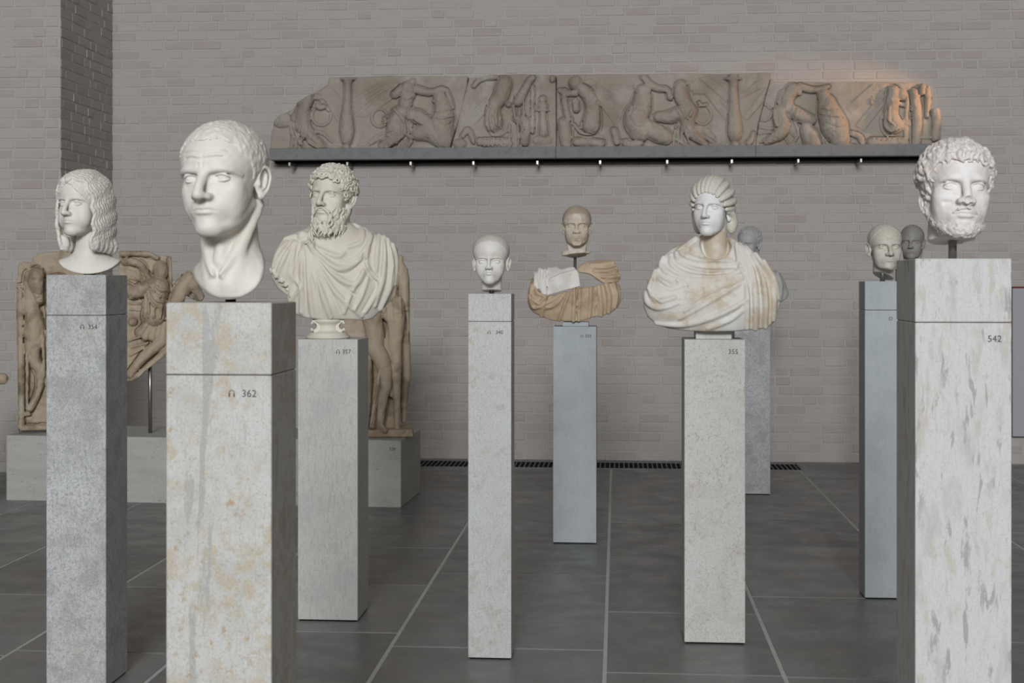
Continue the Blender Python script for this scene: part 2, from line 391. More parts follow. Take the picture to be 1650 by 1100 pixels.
pillar('w355', 'pale speckled pedestal numbered 355 under the draped woman', 1103, 1200.5, 547, 5.62, P_white, None, '355', 1189.5, 566, 8, None, plinth=(1122.5, 1180.5, 534.5))
pillar('b_rear', 'grey pedestal far back by the wall, partly hidden by the draped woman', 1184, 1241, 512, 9.6, P_grey)
pillar('mD', 'slim blue-grey pedestal half hidden behind the white pedestal 542', 1394, 1450, 453, 6.42, P_blue, 499.5, 'D', 1438, 513, 6)
pillar('m_far', 'grey pedestal hidden behind the white pedestal numbered 542', 1451, 1493, 432, 8.8, P_grey)
pillar('m542', 'white grey-streaked pedestal numbered 542 at the right under the curly bearded head', 1476, 1628.5, 416.5, 3.6, P_streak, 519.5, '542', 1613, 545, 11)
# long block under the sarcophagus pieces
pA, pB = on_floor(10, 806), on_floor(646, 818)
ang = math.atan2(pB.y - pA.y, pB.x - pA.x); Lb = (pB - pA).length
zt = EYE - (709.5 - HOR)/FPX*depth_floor(818)
o = link('display_base', box_mesh('display_base', (0, 0, 0), (Lb, .7, zt), .004, 1), P_plinth, None, (pA.x, pA.y, 0), (0, 0, ang))
tag(o, 'long low travertine block carrying the brown relief pieces at the left', 'base')
ti = link('inscription', text_mesh('528', .028), None, o, (Lb - .035, -.0008, zt - .065), (math.pi/2, 0, 0)); ti['label'] = 'tiny grey catalogue number'
BASE_O, BASE_A, BASE_Z = pA, ang, zt
# grey panel at the right edge
pp = on_plane(1632, 463, YW - .06); pb = on_plane(1632, 703, YW - .06)
t = thing('information_panel', 'plain grey panel with a red top line at the right edge', 'panel', (pp.x, YW - .06, pb.z))
hh = pp.z - pb.z
link('board', box_mesh('board', (0, 0, 0), (.24, .04, hh - .006), .002), plain('grey_board', (.42, .425, .46), .6, .3), t)
link('top_line', box_mesh('top_line', (0, -.004, hh - .006), (.115, .03, hh + .008)), plain('red_line', (.22, .02, .02), .5, .3), t)
link('bracket', box_mesh('bracket', (.05, .04, hh*.7), (.2, .056, hh*.8)), M_steel_dark, t)
link('bracket', box_mesh('bracket', (.05, .04, hh*.2), (.2, .056, hh*.3)), M_steel_dark, t)
# ------------------------------------------------------------------ sculpting kit
# sculptures are modelled in centimetres as smooth distance fields and skinned to meshes
BIG = 4.0
def smin(a, b, k):
    if k <= 1e-4:
        return np.minimum(a, b)
    h = np.clip(.5 + .5*(b - a)/k, 0, 1)
    return b*(1 - h) + a*h - k*h*(1 - h)
def smax(a, b, k):
    return -smin(-a, -b, k)
def rotm(yaw=0, pitch=0, roll=0):
    y, p, r = (math.radians(v) for v in (yaw, pitch, roll))
    Rz = np.array([[math.cos(y), -math.sin(y), 0], [math.sin(y), math.cos(y), 0], [0, 0, 1]])
    Rx = np.array([[1, 0, 0], [0, math.cos(p), -math.sin(p)], [0, math.sin(p), math.cos(p)]])
    Ry = np.array([[math.cos(r), 0, math.sin(r)], [0, 1, 0], [-math.sin(r), 0, math.cos(r)]])
    return Rz @ Rx @ Ry
def spline(pts, n=6):
    P = np.array(pts, float)
    if len(P) < 3:
        return P
    Q = np.vstack([2*P[0] - P[1], P, 2*P[-1] - P[-2]])
    out = []
    for i in range(1, len(Q) - 2):
        a, b, c, d = Q[i-1], Q[i], Q[i+1], Q[i+2]
        for t in np.arange(n)/n:
            out.append(.5*((2*b) + (c - a)*t + (2*a - 5*b + 4*c - d)*t*t + (3*b - a - 3*c + d)*t**3))
    out.append(Q[-2])
    return np.array(out)
_rs = np.random.RandomState(7)
_tab = _rs.rand(64, 64, 64).astype(np.float32)*2 - 1
def noise3(x, y, z):
    xi, yi, zi = np.floor(x).astype(np.int32), np.floor(y).astype(np.int32), np.floor(z).astype(np.int32)
    fx, fy, fz = x - xi, y - yi, z - zi
    fx, fy, fz = (f*f*(3 - 2*f) for f in (fx, fy, fz))
    r = 0
    for a in (0, 1):
        wx = fx if a else 1 - fx
        for b in (0, 1):
            wy = fy if b else 1 - fy
            for c in (0, 1):
                wz = fz if c else 1 - fz
                r = r + wx*wy*wz*_tab[(xi + a) & 63, (yi + b) & 63, (zi + c) & 63]
    return r
class Field:
    def __init__(s, lo, hi, h):
        h = h*1.27
        s.lo = np.array(lo, np.float32); s.h = h
        n = np.ceil((np.array(hi) - np.array(lo))/h).astype(int) + 1
        s.n = n
        s.F = np.full(n, BIG, np.float32)
        s.ax = [(s.lo[i] + h*np.arange(n[i])).astype(np.float32) for i in range(3)]
    def sl(s, lo, hi):
        a = np.clip(np.floor((np.array(lo) - s.lo)/s.h).astype(int), 0, s.n)
        b = np.clip(np.ceil((np.array(hi) - s.lo)/s.h).astype(int) + 1, 0, s.n)
        return tuple(slice(int(p), int(q)) for p, q in zip(a, b))
    def xyz(s, S):
        return (s.ax[0][S[0]][:, None, None], s.ax[1][S[1]][None, :, None], s.ax[2][S[2]][None, None, :])
    def op(s, S, d, k, sub):
        if sub:
            s.F[S] = smax(s.F[S], -d, k)
        else:
            s.F[S] = smin(s.F[S], d, k)
    def ell(s, c, r, k=.5, sub=False, rot=None, sym=False):
        c = np.array(c, float); r = np.array(r, float)
        m = (r.max() if rot is not None else r) + k + 3*s.h + .2
        S = s.sl(c - m, c + m)
        if all(q.stop > q.start for q in S):
            x, y, z = s.xyz(S)
            x, y, z = x - c[0], y - c[1], z - c[2]
            if rot is not None:
                R = rot.T
                x, y, z = (R[i, 0]*x + R[i, 1]*y + R[i, 2]*z for i in range(3))
            k0 = np.sqrt((x/r[0])**2 + (y/r[1])**2 + (z/r[2])**2) + 1e-6
            k1 = np.sqrt((x/r[0]**2)**2 + (y/r[1]**2)**2 + (z/r[2]**2)**2) + 1e-6
            s.op(S, (k0*(k0 - 1)/k1).astype(np.float32), k, sub)
        if sym:
            R2 = None
            if rot is not None:
                Mx = np.diag([-1., 1, 1]); R2 = Mx @ rot @ Mx
            s.ell((-c[0], c[1], c[2]), r, k, sub, R2)
    def box(s, c, r, k=.3, rnd=.2, sub=False, rot=None):
        c = np.array(c, float); r = np.array(r, float)
        m = np.linalg.norm(r) + k + 3*s.h
        S = s.sl(c - m, c + m)
        x, y, z = s.xyz(S)
        x, y, z = x - c[0], y - c[1], z - c[2]
        if rot is not None:
            R = rot.T
            x, y, z = (R[i, 0]*x + R[i, 1]*y + R[i, 2]*z for i in range(3))
        q = [np.abs(v) - (a - rnd) for v, a in zip((x, y, z), r)]
        d = np.sqrt(sum(np.maximum(v, 0)**2 for v in q)) + np.minimum(np.maximum(np.maximum(q[0], q[1]), q[2]), 0) - rnd
        s.op(S, d.astype(np.float32), k, sub)
    def tube(s, pts, rs, k=.3, sub=False, sym=False, n=6, flat=None):
        """swept round bar; flat squashes it along y"""
        P = np.array(pts, float)
        if np.isscalar(rs):
            rs = [rs]*len(P)
        rs = np.array(rs, float)
        if n > 1 and len(P) > 2:
            PR = spline(np.hstack([P, rs[:, None]]), n); Q, R = PR[:, :3], np.maximum(PR[:, 3], .01)
        else:
            Q, R = P, rs
        m = R.max() + k + 3*s.h + .1
        S0 = s.sl(Q.min(0) - m, Q.max(0) + m)
        if all(q.stop > q.start for q in S0):
            D = np.full([q.stop - q.start for q in S0], BIG, np.float32)
            for i in range(len(Q) - 1):
                a, b = Q[i], Q[i+1]; ra, rb = R[i], R[i+1]
                S = s.sl(np.minimum(a, b) - m, np.maximum(a, b) + m)
                if not all(q.stop > q.start for q in S):
                    continue
                x, y, z = s.xyz(S)
                ab = b - a; L = float(ab @ ab) + 1e-9
                x, y, z = x - a[0], y - a[1], z - a[2]
                t = np.clip((x*ab[0] + y*ab[1] + z*ab[2])/L, 0, 1)
                d = np.sqrt((x - t*ab[0])**2 + (y - t*ab[1])**2 + (z - t*ab[2])**2) - (ra + t*(rb - ra))
                T = tuple(slice(q.start - p.start, q.stop - p.start) for q, p in zip(S, S0))
                D[T] = np.minimum(D[T], d)
            s.op(S0, D, k, sub)
        if sym:
            P2 = P.copy(); P2[:, 0] *= -1
            s.tube(P2, rs, k, sub, False, n)
    def plane(s, p, nrm, k=.2):
        """cut away everything on the side the normal points to"""
        nrm = np.array(nrm, float); nrm /= np.linalg.norm(nrm)
        x, y, z = s.xyz((slice(None),)*3)
        s.F = smax(s.F, ((x - p[0])*nrm[0] + (y - p[1])*nrm[1] + (z - p[2])*nrm[2]).astype(np.float32), k)
    def clip2(s, d2, k=.3):
        s.F = smax(s.F, d2[:, None, :].astype(np.float32), k)
    def poly2(s, poly):
        """signed distance to an outline in front view"""
        P = np.array(poly, float); x = s.ax[0][:, None]; z = s.ax[2][None, :]
        d = np.full((len(s.ax[0]), len(s.ax[2])), 1e9); ins = np.zeros(d.shape, bool)
        for i in range(len(P)):
            a, b = P[i], P[(i + 1) % len(P)]; e = b - a
            t = np.clip(((x - a[0])*e[0] + (z - a[1])*e[1])/(e @ e + 1e-9), 0, 1)
            d = np.minimum(d, (x - a[0] - t*e[0])**2 + (z - a[1] - t*e[1])**2)
            c = ((a[1] > z) != (b[1] > z)) & (x < (b[0] - a[0])*(z - a[1])/(b[1] - a[1] + 1e-12) + a[0])
            ins ^= c
        d = np.sqrt(d); return np.where(ins, -d, d)
    def grain(s, amp, fx, fy=None, fz=None, seed=0, lo=None, hi=None, mask=None):
        S = s.sl(lo, hi) if lo is not None else (slice(None),)*3
        fy = fx if fy is None else fy; fz = fx if fz is None else fz
        sub = s.F[S]
        I = np.nonzero(np.abs(sub) < 1.2)
        x, y, z = s.ax[0][S[0]][I[0]], s.ax[1][S[1]][I[1]], s.ax[2][S[2]][I[2]]
        v = amp*noise3(x*fx + seed*7.3, y*fy + seed*3.1, z*fz + seed*5.7)
        if mask is not None:
            v = v*mask(x, y, z)
        sub[I] += v.astype(np.float32)
    def crease(s, amp, fr, seed=0, y0=-1.2):
        """chisel-like wrinkles on whatever stands proud of the ground"""
        I = np.nonzero((np.abs(s.F) < 1.5) & (s.ax[1][None, :, None] < y0))
        x, y, z = s.ax[0][I[0]], s.ax[1][I[1]], s.ax[2][I[2]]
        w = noise3(x*fr*.6 + seed, y*fr*.5, z*fr*.6)*2.2
        v = noise3(x*fr*1.6 + w + seed*3.3, y*fr + seed, z*fr*.8 + w)
        s.F[I] += (amp*(1 - np.abs(v)*3.2).clip(-.6, 1)).astype(np.float32)
    def front(s, x, z, y0=None, dirn=1):
        """depth of the first surface met looking along +y at (x, z)"""
        i = int(round((x - s.lo[0])/s.h)); k = int(round((z - s.lo[2])/s.h))
        i = min(max(i, 0), s.n[0]-1); k = min(max(k, 0), s.n[2]-1)
        col = s.F[i, :, k]
        w = np.nonzero(col < 0)[0]
        if len(w) == 0:
            j = int(np.argmin(col)); return float(s.ax[1][j])
        j = w[0]
        if j == 0:
            return float(s.ax[1][0])
        t = col[j-1]/(col[j-1] - col[j])
        return float(s.ax[1][j-1] + t*s.h)
    def near(s, p, it=6):
        """pull a point onto the surface"""
        p = np.array(p, float)
        for _ in range(it):
            q = np.clip(((p - s.lo)/s.h), 1, np.array(s.n) - 2.01); i = q.astype(int); f = q - i
            def val(q):
                i = np.clip(q.astype(int), 0, np.array(s.n) - 2); f = q - i; r = 0
                for a in (0, 1):
                    for b in (0, 1):
                        for c in (0, 1):
                            r += (f[0] if a else 1-f[0])*(f[1] if b else 1-f[1])*(f[2] if c else 1-f[2])*s.F[i[0]+a, i[1]+b, i[2]+c]
                return r
            g = np.array([val(q + e) - val(q - e) for e in np.eye(3)*.9])/(1.8*s.h)
            v = val(q); gn = np.linalg.norm(g) + 1e-6
            p = p - g/gn*np.clip(v/max(gn, .3), -2, 2)*.9
        return p, g/gn
    def ridge(s, xz, rs, k=.6, sub=False, lift=0., n=5, pull=0.):
        """a fold traced in front view and laid on the front of the body"""
        P = np.array(xz, float)
        if np.isscalar(rs):
            rs = [rs]*len(P)
        PR = spline(np.column_stack([P, rs]), n) if len(P) > 2 else np.column_stack([P, rs])
        pts = [(x, s.front(x, z), z) for x, z, _ in PR]
        Y = np.array([p[1] for p in pts])
        if len(Y) > 4:
            Y = np.convolve(np.pad(Y, 1, mode='edge'), [.25, .5, .25], 'valid')
        s.tube([(p[0], y - lift, p[2]) for p, y in zip(pts, Y)], np.maximum(PR[:, 2], .02), k, sub, n=1)
    def mesh(s, name, open_back=False):
        F = s.F
        keep = F[:, -1].copy()
        F[0], F[-1] = np.maximum(F[0], .01), np.maximum(F[-1], .01)
        F[:, 0], F[:, -1] = np.maximum(F[:, 0], .01), np.maximum(F[:, -1], .01)
        F[:, :, 0], F[:, :, -1] = np.maximum(F[:, :, 0], .01), np.maximum(F[:, :, -1], .01)
        if open_back: F[:, -1] = keep
        B = (F < 0)
        cnt = np.zeros([v - 1 for v in F.shape], np.uint8)
        for a in (0, 1):
            for b in (0, 1):
                for c in (0, 1):
                    cnt += B[a:B.shape[0]-1+a, b:B.shape[1]-1+b, c:B.shape[2]-1+c]
        act = (cnt > 0) & (cnt < 8)
        ai = np.argwhere(act)
        idx = np.full(act.shape, -1, np.int32); idx[act] = np.arange(len(ai))
        acc = np.zeros((len(ai), 3), np.float32); num = np.zeros(len(ai), np.float32)
        cor = [(a, b, c) for a in (0, 1) for b in (0, 1) for c in (0, 1)]
        val = {c: F[ai[:, 0]+c[0], ai[:, 1]+c[1], ai[:, 2]+c[2]] for c in cor}
        for a in cor:
            for ax in range(3):
                if a[ax] == 0:
                    b = list(a); b[ax] = 1; b = tuple(b)
                    fa, fb = val[a], val[b]
                    m = (fa < 0) != (fb < 0)
                    t = np.where(m, fa/np.where(m, fa - fb, 1), 0)
                    for q in range(3):
                        acc[:, q] += np.where(m, a[q] + (t if q == ax else 0), 0)
                    num += m
        V = s.lo + s.h*(ai + acc/num[:, None])
        quads = []
        nx, ny, nz = B.shape
        for ax in range(3):
            A1 = np.moveaxis(B, ax, 0)
            I1 = np.moveaxis(idx, ax, 0)
            ch = A1[:-1, 1:-1, 1:-1] != A1[1:, 1:-1, 1:-1]
            e = np.argwhere(ch)
            i, j, k = e[:, 0], e[:, 1] + 1, e[:, 2] + 1
            q = np.column_stack([I1[i, j-1, k-1], I1[i, j, k-1], I1[i, j, k], I1[i, j-1, k]])
            flip = ~A1[i, j, k]
            if ax == 1:
                flip = ~flip
            q[flip] = q[flip][:, ::-1]
            quads.append(q)
        Q = np.vstack(quads)
        return mesh_np(name, V*.01, Q)
def mesh_np(name, V, Q, smooth=True):
    me = bpy.data.meshes.new(name)
    me.vertices.add(len(V)); me.vertices.foreach_set('co', np.ascontiguousarray(V, np.float32).ravel())
    k = Q.shape[1]
    me.loops.add(Q.size); me.loops.foreach_set('vertex_index', np.ascontiguousarray(Q, np.int32).ravel())
    me.polygons.add(len(Q)); me.polygons.foreach_set('loop_start', np.arange(0, Q.size, k, dtype=np.int32))
    if smooth:
        me.polygons.foreach_set('use_smooth', np.ones(len(Q), bool))
    me.update(calc_edges=True)
    return me
# ------------------------------------------------------------------ one anatomy for all portrait heads
# head height 23 cm, chin at z = 0, crown at z = 23, face looking along -y
FACE = dict(wid=1., jaw=1., chinz=0., nose=1., nosew=1., noseh=0., brow=1., cheek=1., lip=1., mouthw=1., eyeo=1., lidr=.2,
            eyez=0., fat=0., neck=(5.3, 5.6), neckend=(0, 3.2, -9), ears=True, earz=0., earx=0., ears_s=1., naso=.25, eyer=1.3, iris=0., scm=1.)
def sculpt_face(f, **kw):
    p = dict(FACE); p.update(kw)
    w = p['wid']; ez = p['eyez']
    f.ell((0, .7, 15.2), (7.5*w, 9.7, 7.8), .5)
    f.ell((0, -2.5, 14.4), (6.5*w, 6.7, 6.2), 1.5)
    f.ell((0, -2.3, 8.6), (6.15*w, 6.15, 7.3), 1.5)
    f.ell((0, -2.5, 5.0 + p['chinz']), (5.0*w*p['jaw'], 6.1, 4.7), 1.4)
    f.ell((0, -7.4, 2.0 + p['chinz']), (2.1*p['jaw'], 1.9, 1.75), 1.3)
    f.tube([(5.1*w*p['jaw'], .8, 6.4), (3.9*w*p['jaw'], -3.4, 3.3), (1.5*p['jaw'], -6.8, 1.9 + p['chinz'])], [1.2, 1.3, 1.5], 1.3, sym=True)
    f.ell((4.3*w, -5.3, 9.3), (1.9*p['cheek'], 1.6*p['cheek'], 1.3), 1.8, sym=True)
    f.ell((3.6*w, -4.6, 7.0), (2.2, 2.4, 3.4), 1.8, sym=True)
    if p['fat']:
        f.ell((3.9*w, -5.4, 6.0), (2.2, 2.1, 2.6), 1.8, sym=True)
    # neck
    r0, r1 = p['neck']; e = p['neckend']
    f.tube([(0, 2.6, 5), (e[0]*.5, 2.9, -2), e], [r0, (r0 + r1)*.5 - .1, r1], 1.5)
    if p['scm']:
        f.tube([(5.6*w, 3.0, 6.5), (4.2, -.6, -1), (1.6 + e[0]*.7, e[1] - r1*.92, -9)], [1.1, 1.05, .9], 1.0, sym=True)
    # orbit, brow, eyeball, lids
    f.ell((3.15*w, -9.3, 11.8 + ez), (2.3, 1.8, 1.2), 1.1, True, sym=True)
    f.ell((1.9*w, -9.1, 11.7 + ez), (.8, 1.0, .9), .7, True, sym=True)
    b = p['brow']
    f.tube([(1.1*w, -8.7, 13.0 + ez), (3.2*w, -8.3, 13.22 + ez), (4.9*w, -7.05, 12.9 + ez), (6.0*w, -4.9, 11.9 + ez)], [.5*b, .55*b, .45*b, .1*b], .8, sym=True)
    X, R = 3.2*w, p['eyer']
    cy, cz = -6.6, 11.62 + ez
    f.ell((X, cy, cz), (R*1.1, R, R*1.02), .15, sym=True)
    def arc(zs, out):
        pts = []
        for t in np.linspace(-1, 1, 9):
            dx = 1.72*t
            dz = zs*(1 - abs(t)**2.2) + (-.12*t - .12)
            rr = R + out
            dy = -math.sqrt(max(rr*rr - (dx*.86)**2 - dz*dz, .12))
            pts.append((X + dx, cy + dy + .28*abs(t)**3*(-1 if t < 0 else .3), cz + dz))
        return pts
    o = p['eyeo']
    f.tube(arc(.74*o, .16), [.12, .2, .25, .27, .27, .27, .25, .2, .1], .16, sym=True, n=2)
    f.tube(arc(-.62*o, .08), [.1, .14, .17, .18, .18, .18, .17, .13, .08], .18, sym=True, n=2)
    if f.h < .215: f.tube(arc(.40*o, .06), [.04, .1, .12, .13, .13, .13, .12, .1, .04], .06, True, sym=True, n=2)     # shadow line under the upper lid
    f.tube(arc(1.28*o, -.05), .14, .4, True, sym=True, n=2)
    if p['iris']:
        for sx in (1, -1):
            g = p['iris']*.25; q = [(sx*(X) + g + .5*math.cos(t), cy - math.sqrt(max(R*R - .25 - .1, .1)) - .03, cz + .02 + .5*math.sin(t)) for t in np.linspace(-3.6, .5, 12)]
            f.tube(q, .075, .06, True, n=1); f.ell((sx*X + g, cy - R - .02, cz + .05), (.17, .2, .17), .08, True)
    # nose
    nl, nw, nz = p['nose'], p['nosew'], p['noseh']
    ty = -9.1 - 2.3*nl
    f.tube([(0, -8.6, 13.0 + ez), (0, -8.9 - .45*nl, 11.4), (0, -9.1 - 1.4*nl, 9.6 + nz), (0, ty + .35, 8.35 + nz)], [.85*nw, .82*nw, .86*nw, .9*nw], .8)
    f.ell((0, ty + .75, 8.15 + nz), (1.1*nw, 1.05, .9), .6)
    f.ell((1.15*nw, -9.2 - .3*nl, 7.85 + nz), (.74*nw, 1.2, .74), .8, sym=True)
    f.ell((.72*nw, -9.75 - .5*nl, 7.15 + nz), (.42*nw, .7, .45), .25, True, sym=True)
    # mouth
    mw, lp = p['mouthw'], p['lip']; mz = 5.35 + p['chinz']*.5
    f.ell((0, -6.7, mz + .1), (3.1*mw, 2.4, 2.3), 1.6)
    f.tube([(0, -9.35, mz + 1.9), (0, -9.6, mz + .9)], [.28, .3], .4, True)
    f.tube([(2.4*mw, -8.1, mz - .2), (1.3*mw, -9.05, mz + .38), (.42*mw, -9.3, mz + .5), (0, -9.3, mz + .38), (-.42*mw, -9.3, mz + .5), (-1.3*mw, -9.05, mz + .38), (-2.4*mw, -8.1, mz - .2)],
           [.14, .32*lp, .4*lp, .4*lp, .4*lp, .32*lp, .14], .3)
    f.tube([(2.15*mw, -8.2, mz - .42), (1.1*mw, -9.0, mz - .52), (0, -9.18, mz - .6), (-1.1*mw, -9.0, mz - .52), (-2.15*mw, -8.2, mz - .42)], [.14, .42*lp, .52*lp, .42*lp, .14], .3)
    f.tube([(2.7*mw, -8.25, mz - .3), (1.4*mw, -9.25, mz - .05), (0, -9.85, mz - .08), (-1.4*mw, -9.25, mz - .05), (-2.7*mw, -8.25, mz - .3)], [.06, .14, .17, .14, .06], .18, True)
    f.tube([(1.5*mw, -9.3, mz - 1.55), (0, -9.75, mz - 1.5), (-1.5*mw, -9.3, mz - 1.55)], [.3, .5, .3], .7, True)
    if p['naso']:
        f.tube([(2.0*nw, -9.6, 8.2 + nz), (2.75, -9.25, 6.9), (3.2*mw, -8.75, 5.4)], [.15, p['naso'] + .1, .12], .55, True, sym=True)
    if p['ears']:
        sculpt_ear(f, w, p['earz'], p['earx'], p['ears_s'])
def sculpt_ear(f, w=1., dz=0., dx=0., es=1.):
    X = 6.75*w + dx; z0 = 10.2 + dz
    for sx in (1, -1):
        R = rotm(yaw=sx*-15, pitch=-10)
        def T(a, b, c):     # ear frame: a outwards, b backwards, c up
            v = R @ np.array([sx*a, b, c]); return np.array([sx*X, 1.3, z0]) + v*es
        c0 = T(.15, .2, .3)
        f.ell(c0, tuple(v*es for v in (.75, 1.75, 2.9)), .45, rot=R)
        f.ell(T(.95, .25, .5), tuple(v*es for v in (.62, 1.15, 2.0)), .2, True, rot=R)
        rim = [T(.55, -1.1, .2), T(.75, -1.35, 1.6), T(.85, -.6, 3.0), T(.95, .7, 3.15), T(1.0, 1.65, 2.0), T(.95, 1.7, .4), T(.85, 1.15, -1.3), T(.7, .2, -2.5)]
        f.tube(rim, [.3, .34, .36, .36, .36, .34, .36, .5], .2)
        f.tube([T(.6, .9, 1.9), T(.75, .85, .6), T(.75, .5, -.7), T(.6, -.2, -1.3)], [.25, .3, .3, .25], .2)
        f.ell(T(.55, -.95, -.3), tuple(v*es for v in (.42, .5, .6)), .3, rot=R)
        f.ell(T(.55, -.1, -2.5), tuple(v*es for v in (.5, .8, .85)), .4, rot=R)
        f.ell(T(.75, -.15, -.2), tuple(v*es for v in (.5, .55, .7)), .25, True, rot=R)
# ------------------------------------------------------------------ hair, beards, placing
def skull(f, w=1., grow=0.):
    f.ell((0, .7, 15.2), (7.5*w + grow, 9.7 + grow, 7.8 + grow), .5)
    f.ell((0, -2.5, 14.4), (6.5*w + grow, 6.7 + grow, 6.2 + grow), 1.5)
    f.ell((0, 2.8, 9.0), (5.6*w + grow, 5.6 + grow, 7 + grow), 1.5)
def hairline(x, y, table):
    ph = np.degrees(np.arctan2(np.abs(x), -(y - .5)))
    return np.interp(ph, [t[0] for t in table], [t[1] for t in table])
SHORT = [(0, 18.9), (25, 18.8), (40, 17.8), (50, 16), (62, 14.6), (70, 13), (76, 10), (86, 10), (93, 13.8), (112, 13.4), (122, 8), (140, 4.8), (180, 4.3)]
def hair_cap(f, table, thick, w=1., k=.3, grow0=0.):
    skull(f, w, thick + grow0)
    x, y, z = f.xyz((slice(None),)*3)
    f.F = smax(f.F, ((hairline(x, y, table) - z)*.75).astype(np.float32), k)
def scatter(n, w, table, seed, zmin=3., margin=0.):
    """points spread over the hairy part of the skull with outward normals"""
    rr = np.random.RandomState(seed); out = []
    g = math.pi*(3 - math.sqrt(5)); i = 0; N = n*2
    for i in range(N):
        zz = 1 - 2*(i + .5)/N; r = math.sqrt(1 - zz*zz); a = g*i
        d = np.array([r*math.cos(a), r*math.sin(a), zz])
        c = np.array([0, .4, 14.4]); R = np.array([7.5*w, 9.7, 8.4])
        p = c + R*d
        if zz < -.1: p[:2] *= .86
        if p[2] > hairline(p[0], p[1], table) + margin and p[2] > zmin:
            nn = d/R; nn /= np.linalg.norm(nn); out.append((p + rr.uniform(-.3, .3, 3), nn))
    return out
def locks(f, pts, length, rad, curl, seed, lift=.2, crown=(0, 4, 24), k=.15, fwd=.35, steps=6, taper=.35):
    rr = np.random.RandomState(seed)
    for p, n in pts:
        d = p - np.array(crown) + rr.uniform(-1, 1, 3)*2.5 + np.array([0, -fwd*8, 0])
        d -= n*(d @ n); d /= np.linalg.norm(d) + 1e-6
        side = np.cross(n, d); cdir = rr.choice([-1, 1])
        L = length*rr.uniform(.75, 1.25); R = rad*rr.uniform(.8, 1.2)
        q = p + n*lift - d*L*.4; P = [q]; Rs = [R*.6]
        ang = -cdir*curl*.3
        for s in range(steps):
            a = ang + cdir*curl*(s/(steps - 1))**1.2
            q = q + (d*math.cos(a) + side*math.sin(a))*L/steps
            qq = q - n*(.02*L*(s/steps)**2)
            P.append(qq); Rs.append(R*(1 - (1 - taper)*(s/(steps - 1))**1.5))
        f.tube(P, Rs, k, n=1)
def curls(f, pts, rad, tube, seed, lift=.3, turns=1.35, k=.1):
    rr = np.random.RandomState(seed)
    for p, n in pts:
        a = np.cross(n, [0, 0, 1.]); a /= np.linalg.norm(a) + 1e-6; b = np.cross(n, a)
        ph = rr.uniform(0, 6.28); sg = rr.choice([-1, 1]); R = rad*rr.uniform(.75, 1.2); P = []; Rs = []
        m = 11
        for i in range(m):
            t = i/(m - 1); th = ph + sg*turns*6.283*t; r = R*(1 - .72*t)
            P.append(p + n*(lift + .55*R*t) + (a*math.cos(th) + b*math.sin(th))*r); Rs.append(tube*(1.05 - .35*t))
        f.tube(P, Rs, k, n=1)
def head_matrix(u, v, zc, scale, yaw=0, pitch=0, roll=0, pivot=(0, .7, 11.5)):
    p = at(u, v, zc)
    R = Matrix.Rotation(azimuth(p) + math.radians(yaw), 4, 'Z') @ Matrix.Rotation(math.radians(pitch), 4, 'X') @ Matrix.Rotation(math.radians(roll), 4, 'Y')
    return Matrix.Translation(p) @ R @ Matrix.Scale(scale, 4) @ Matrix.Translation(-Vector(pivot)*.01)
def sculpture(name, label, cat, key, du=0.):
    P, zc = PED[key]
    return thing(name, label, cat, P)
def put(root, name, f, mat, M):
    me = f.mesh(name) if isinstance(f, Field) else f
    me.materials.append(mat)
    o = bpy.data.objects.new(name, me); C.objects.link(o); o.parent = root
    o.matrix_basis = root.matrix_basis.inverted() @ M if root.matrix_basis != Matrix() else Matrix.Translation(-root.location) @ M
    return o
def rod(root, p, ztop, r=.009, mat=None):
    p = Vector(p); h = ztop - p.z
    me = lathe_mesh('mounting_rod', [(0, 0), (r, 0), (r, h), (0, h)], 20); me.materials.append(mat or M_steel)
    o = link('mounting_rod', me, None, root, Vector(p) - root.location)
    return o
def marble(name, base, layers, rough=.55):
    n = Nodes(name); col = base; sd = sum(map(ord, name)) % 41
    for i, L in enumerate(layers):
        c, amt, scale, lo, hi = L[:5]; vec = L[5] if len(L) > 5 else (1, 1, 1)
        col = n.mix(n.ramp(n.noise(scale, 6, .62, vec, (0, 0, 0), (sd*.31 + i*1.9, sd*.17, i*.7), .3), lo, hi, 0, amt), col, c)
    n.bump(n.noise(160, 3), .12, .0008)
    return n.out(col, rough, .35)
K_white = marble('white_marble', (.69, .66, .605), [((.63, .57, .485), .6, 9, .5, .72), ((.62, .57, .48), .4, 30, .6, .75)])
K_cream = marble('cream_marble', (.66, .62, .54), [((.60, .53, .43), .6, 8, .46, .7), ((.48, .42, .33), .4, 22, .58, .74)])
K_rose = marble('rosy_white_marble', (.76, .73, .71), [((.60, .49, .43), .55, 11, .5, .68), ((.50, .40, .34), .35, 40, .58, .74)])
K_grey = marble('grey_marble', (.42, .42, .41), [((.34, .33, .31), .6, 9, .45, .68)])
K_dull = marble('dull_grey_brown_marble', (.30, .285, .265), [((.24, .22, .20), .6, 12, .45, .68)])
K_old = marble('aged_ivory_marble', (.56, .53, .46), [((.46, .41, .33), .6, 10, .48, .68)])
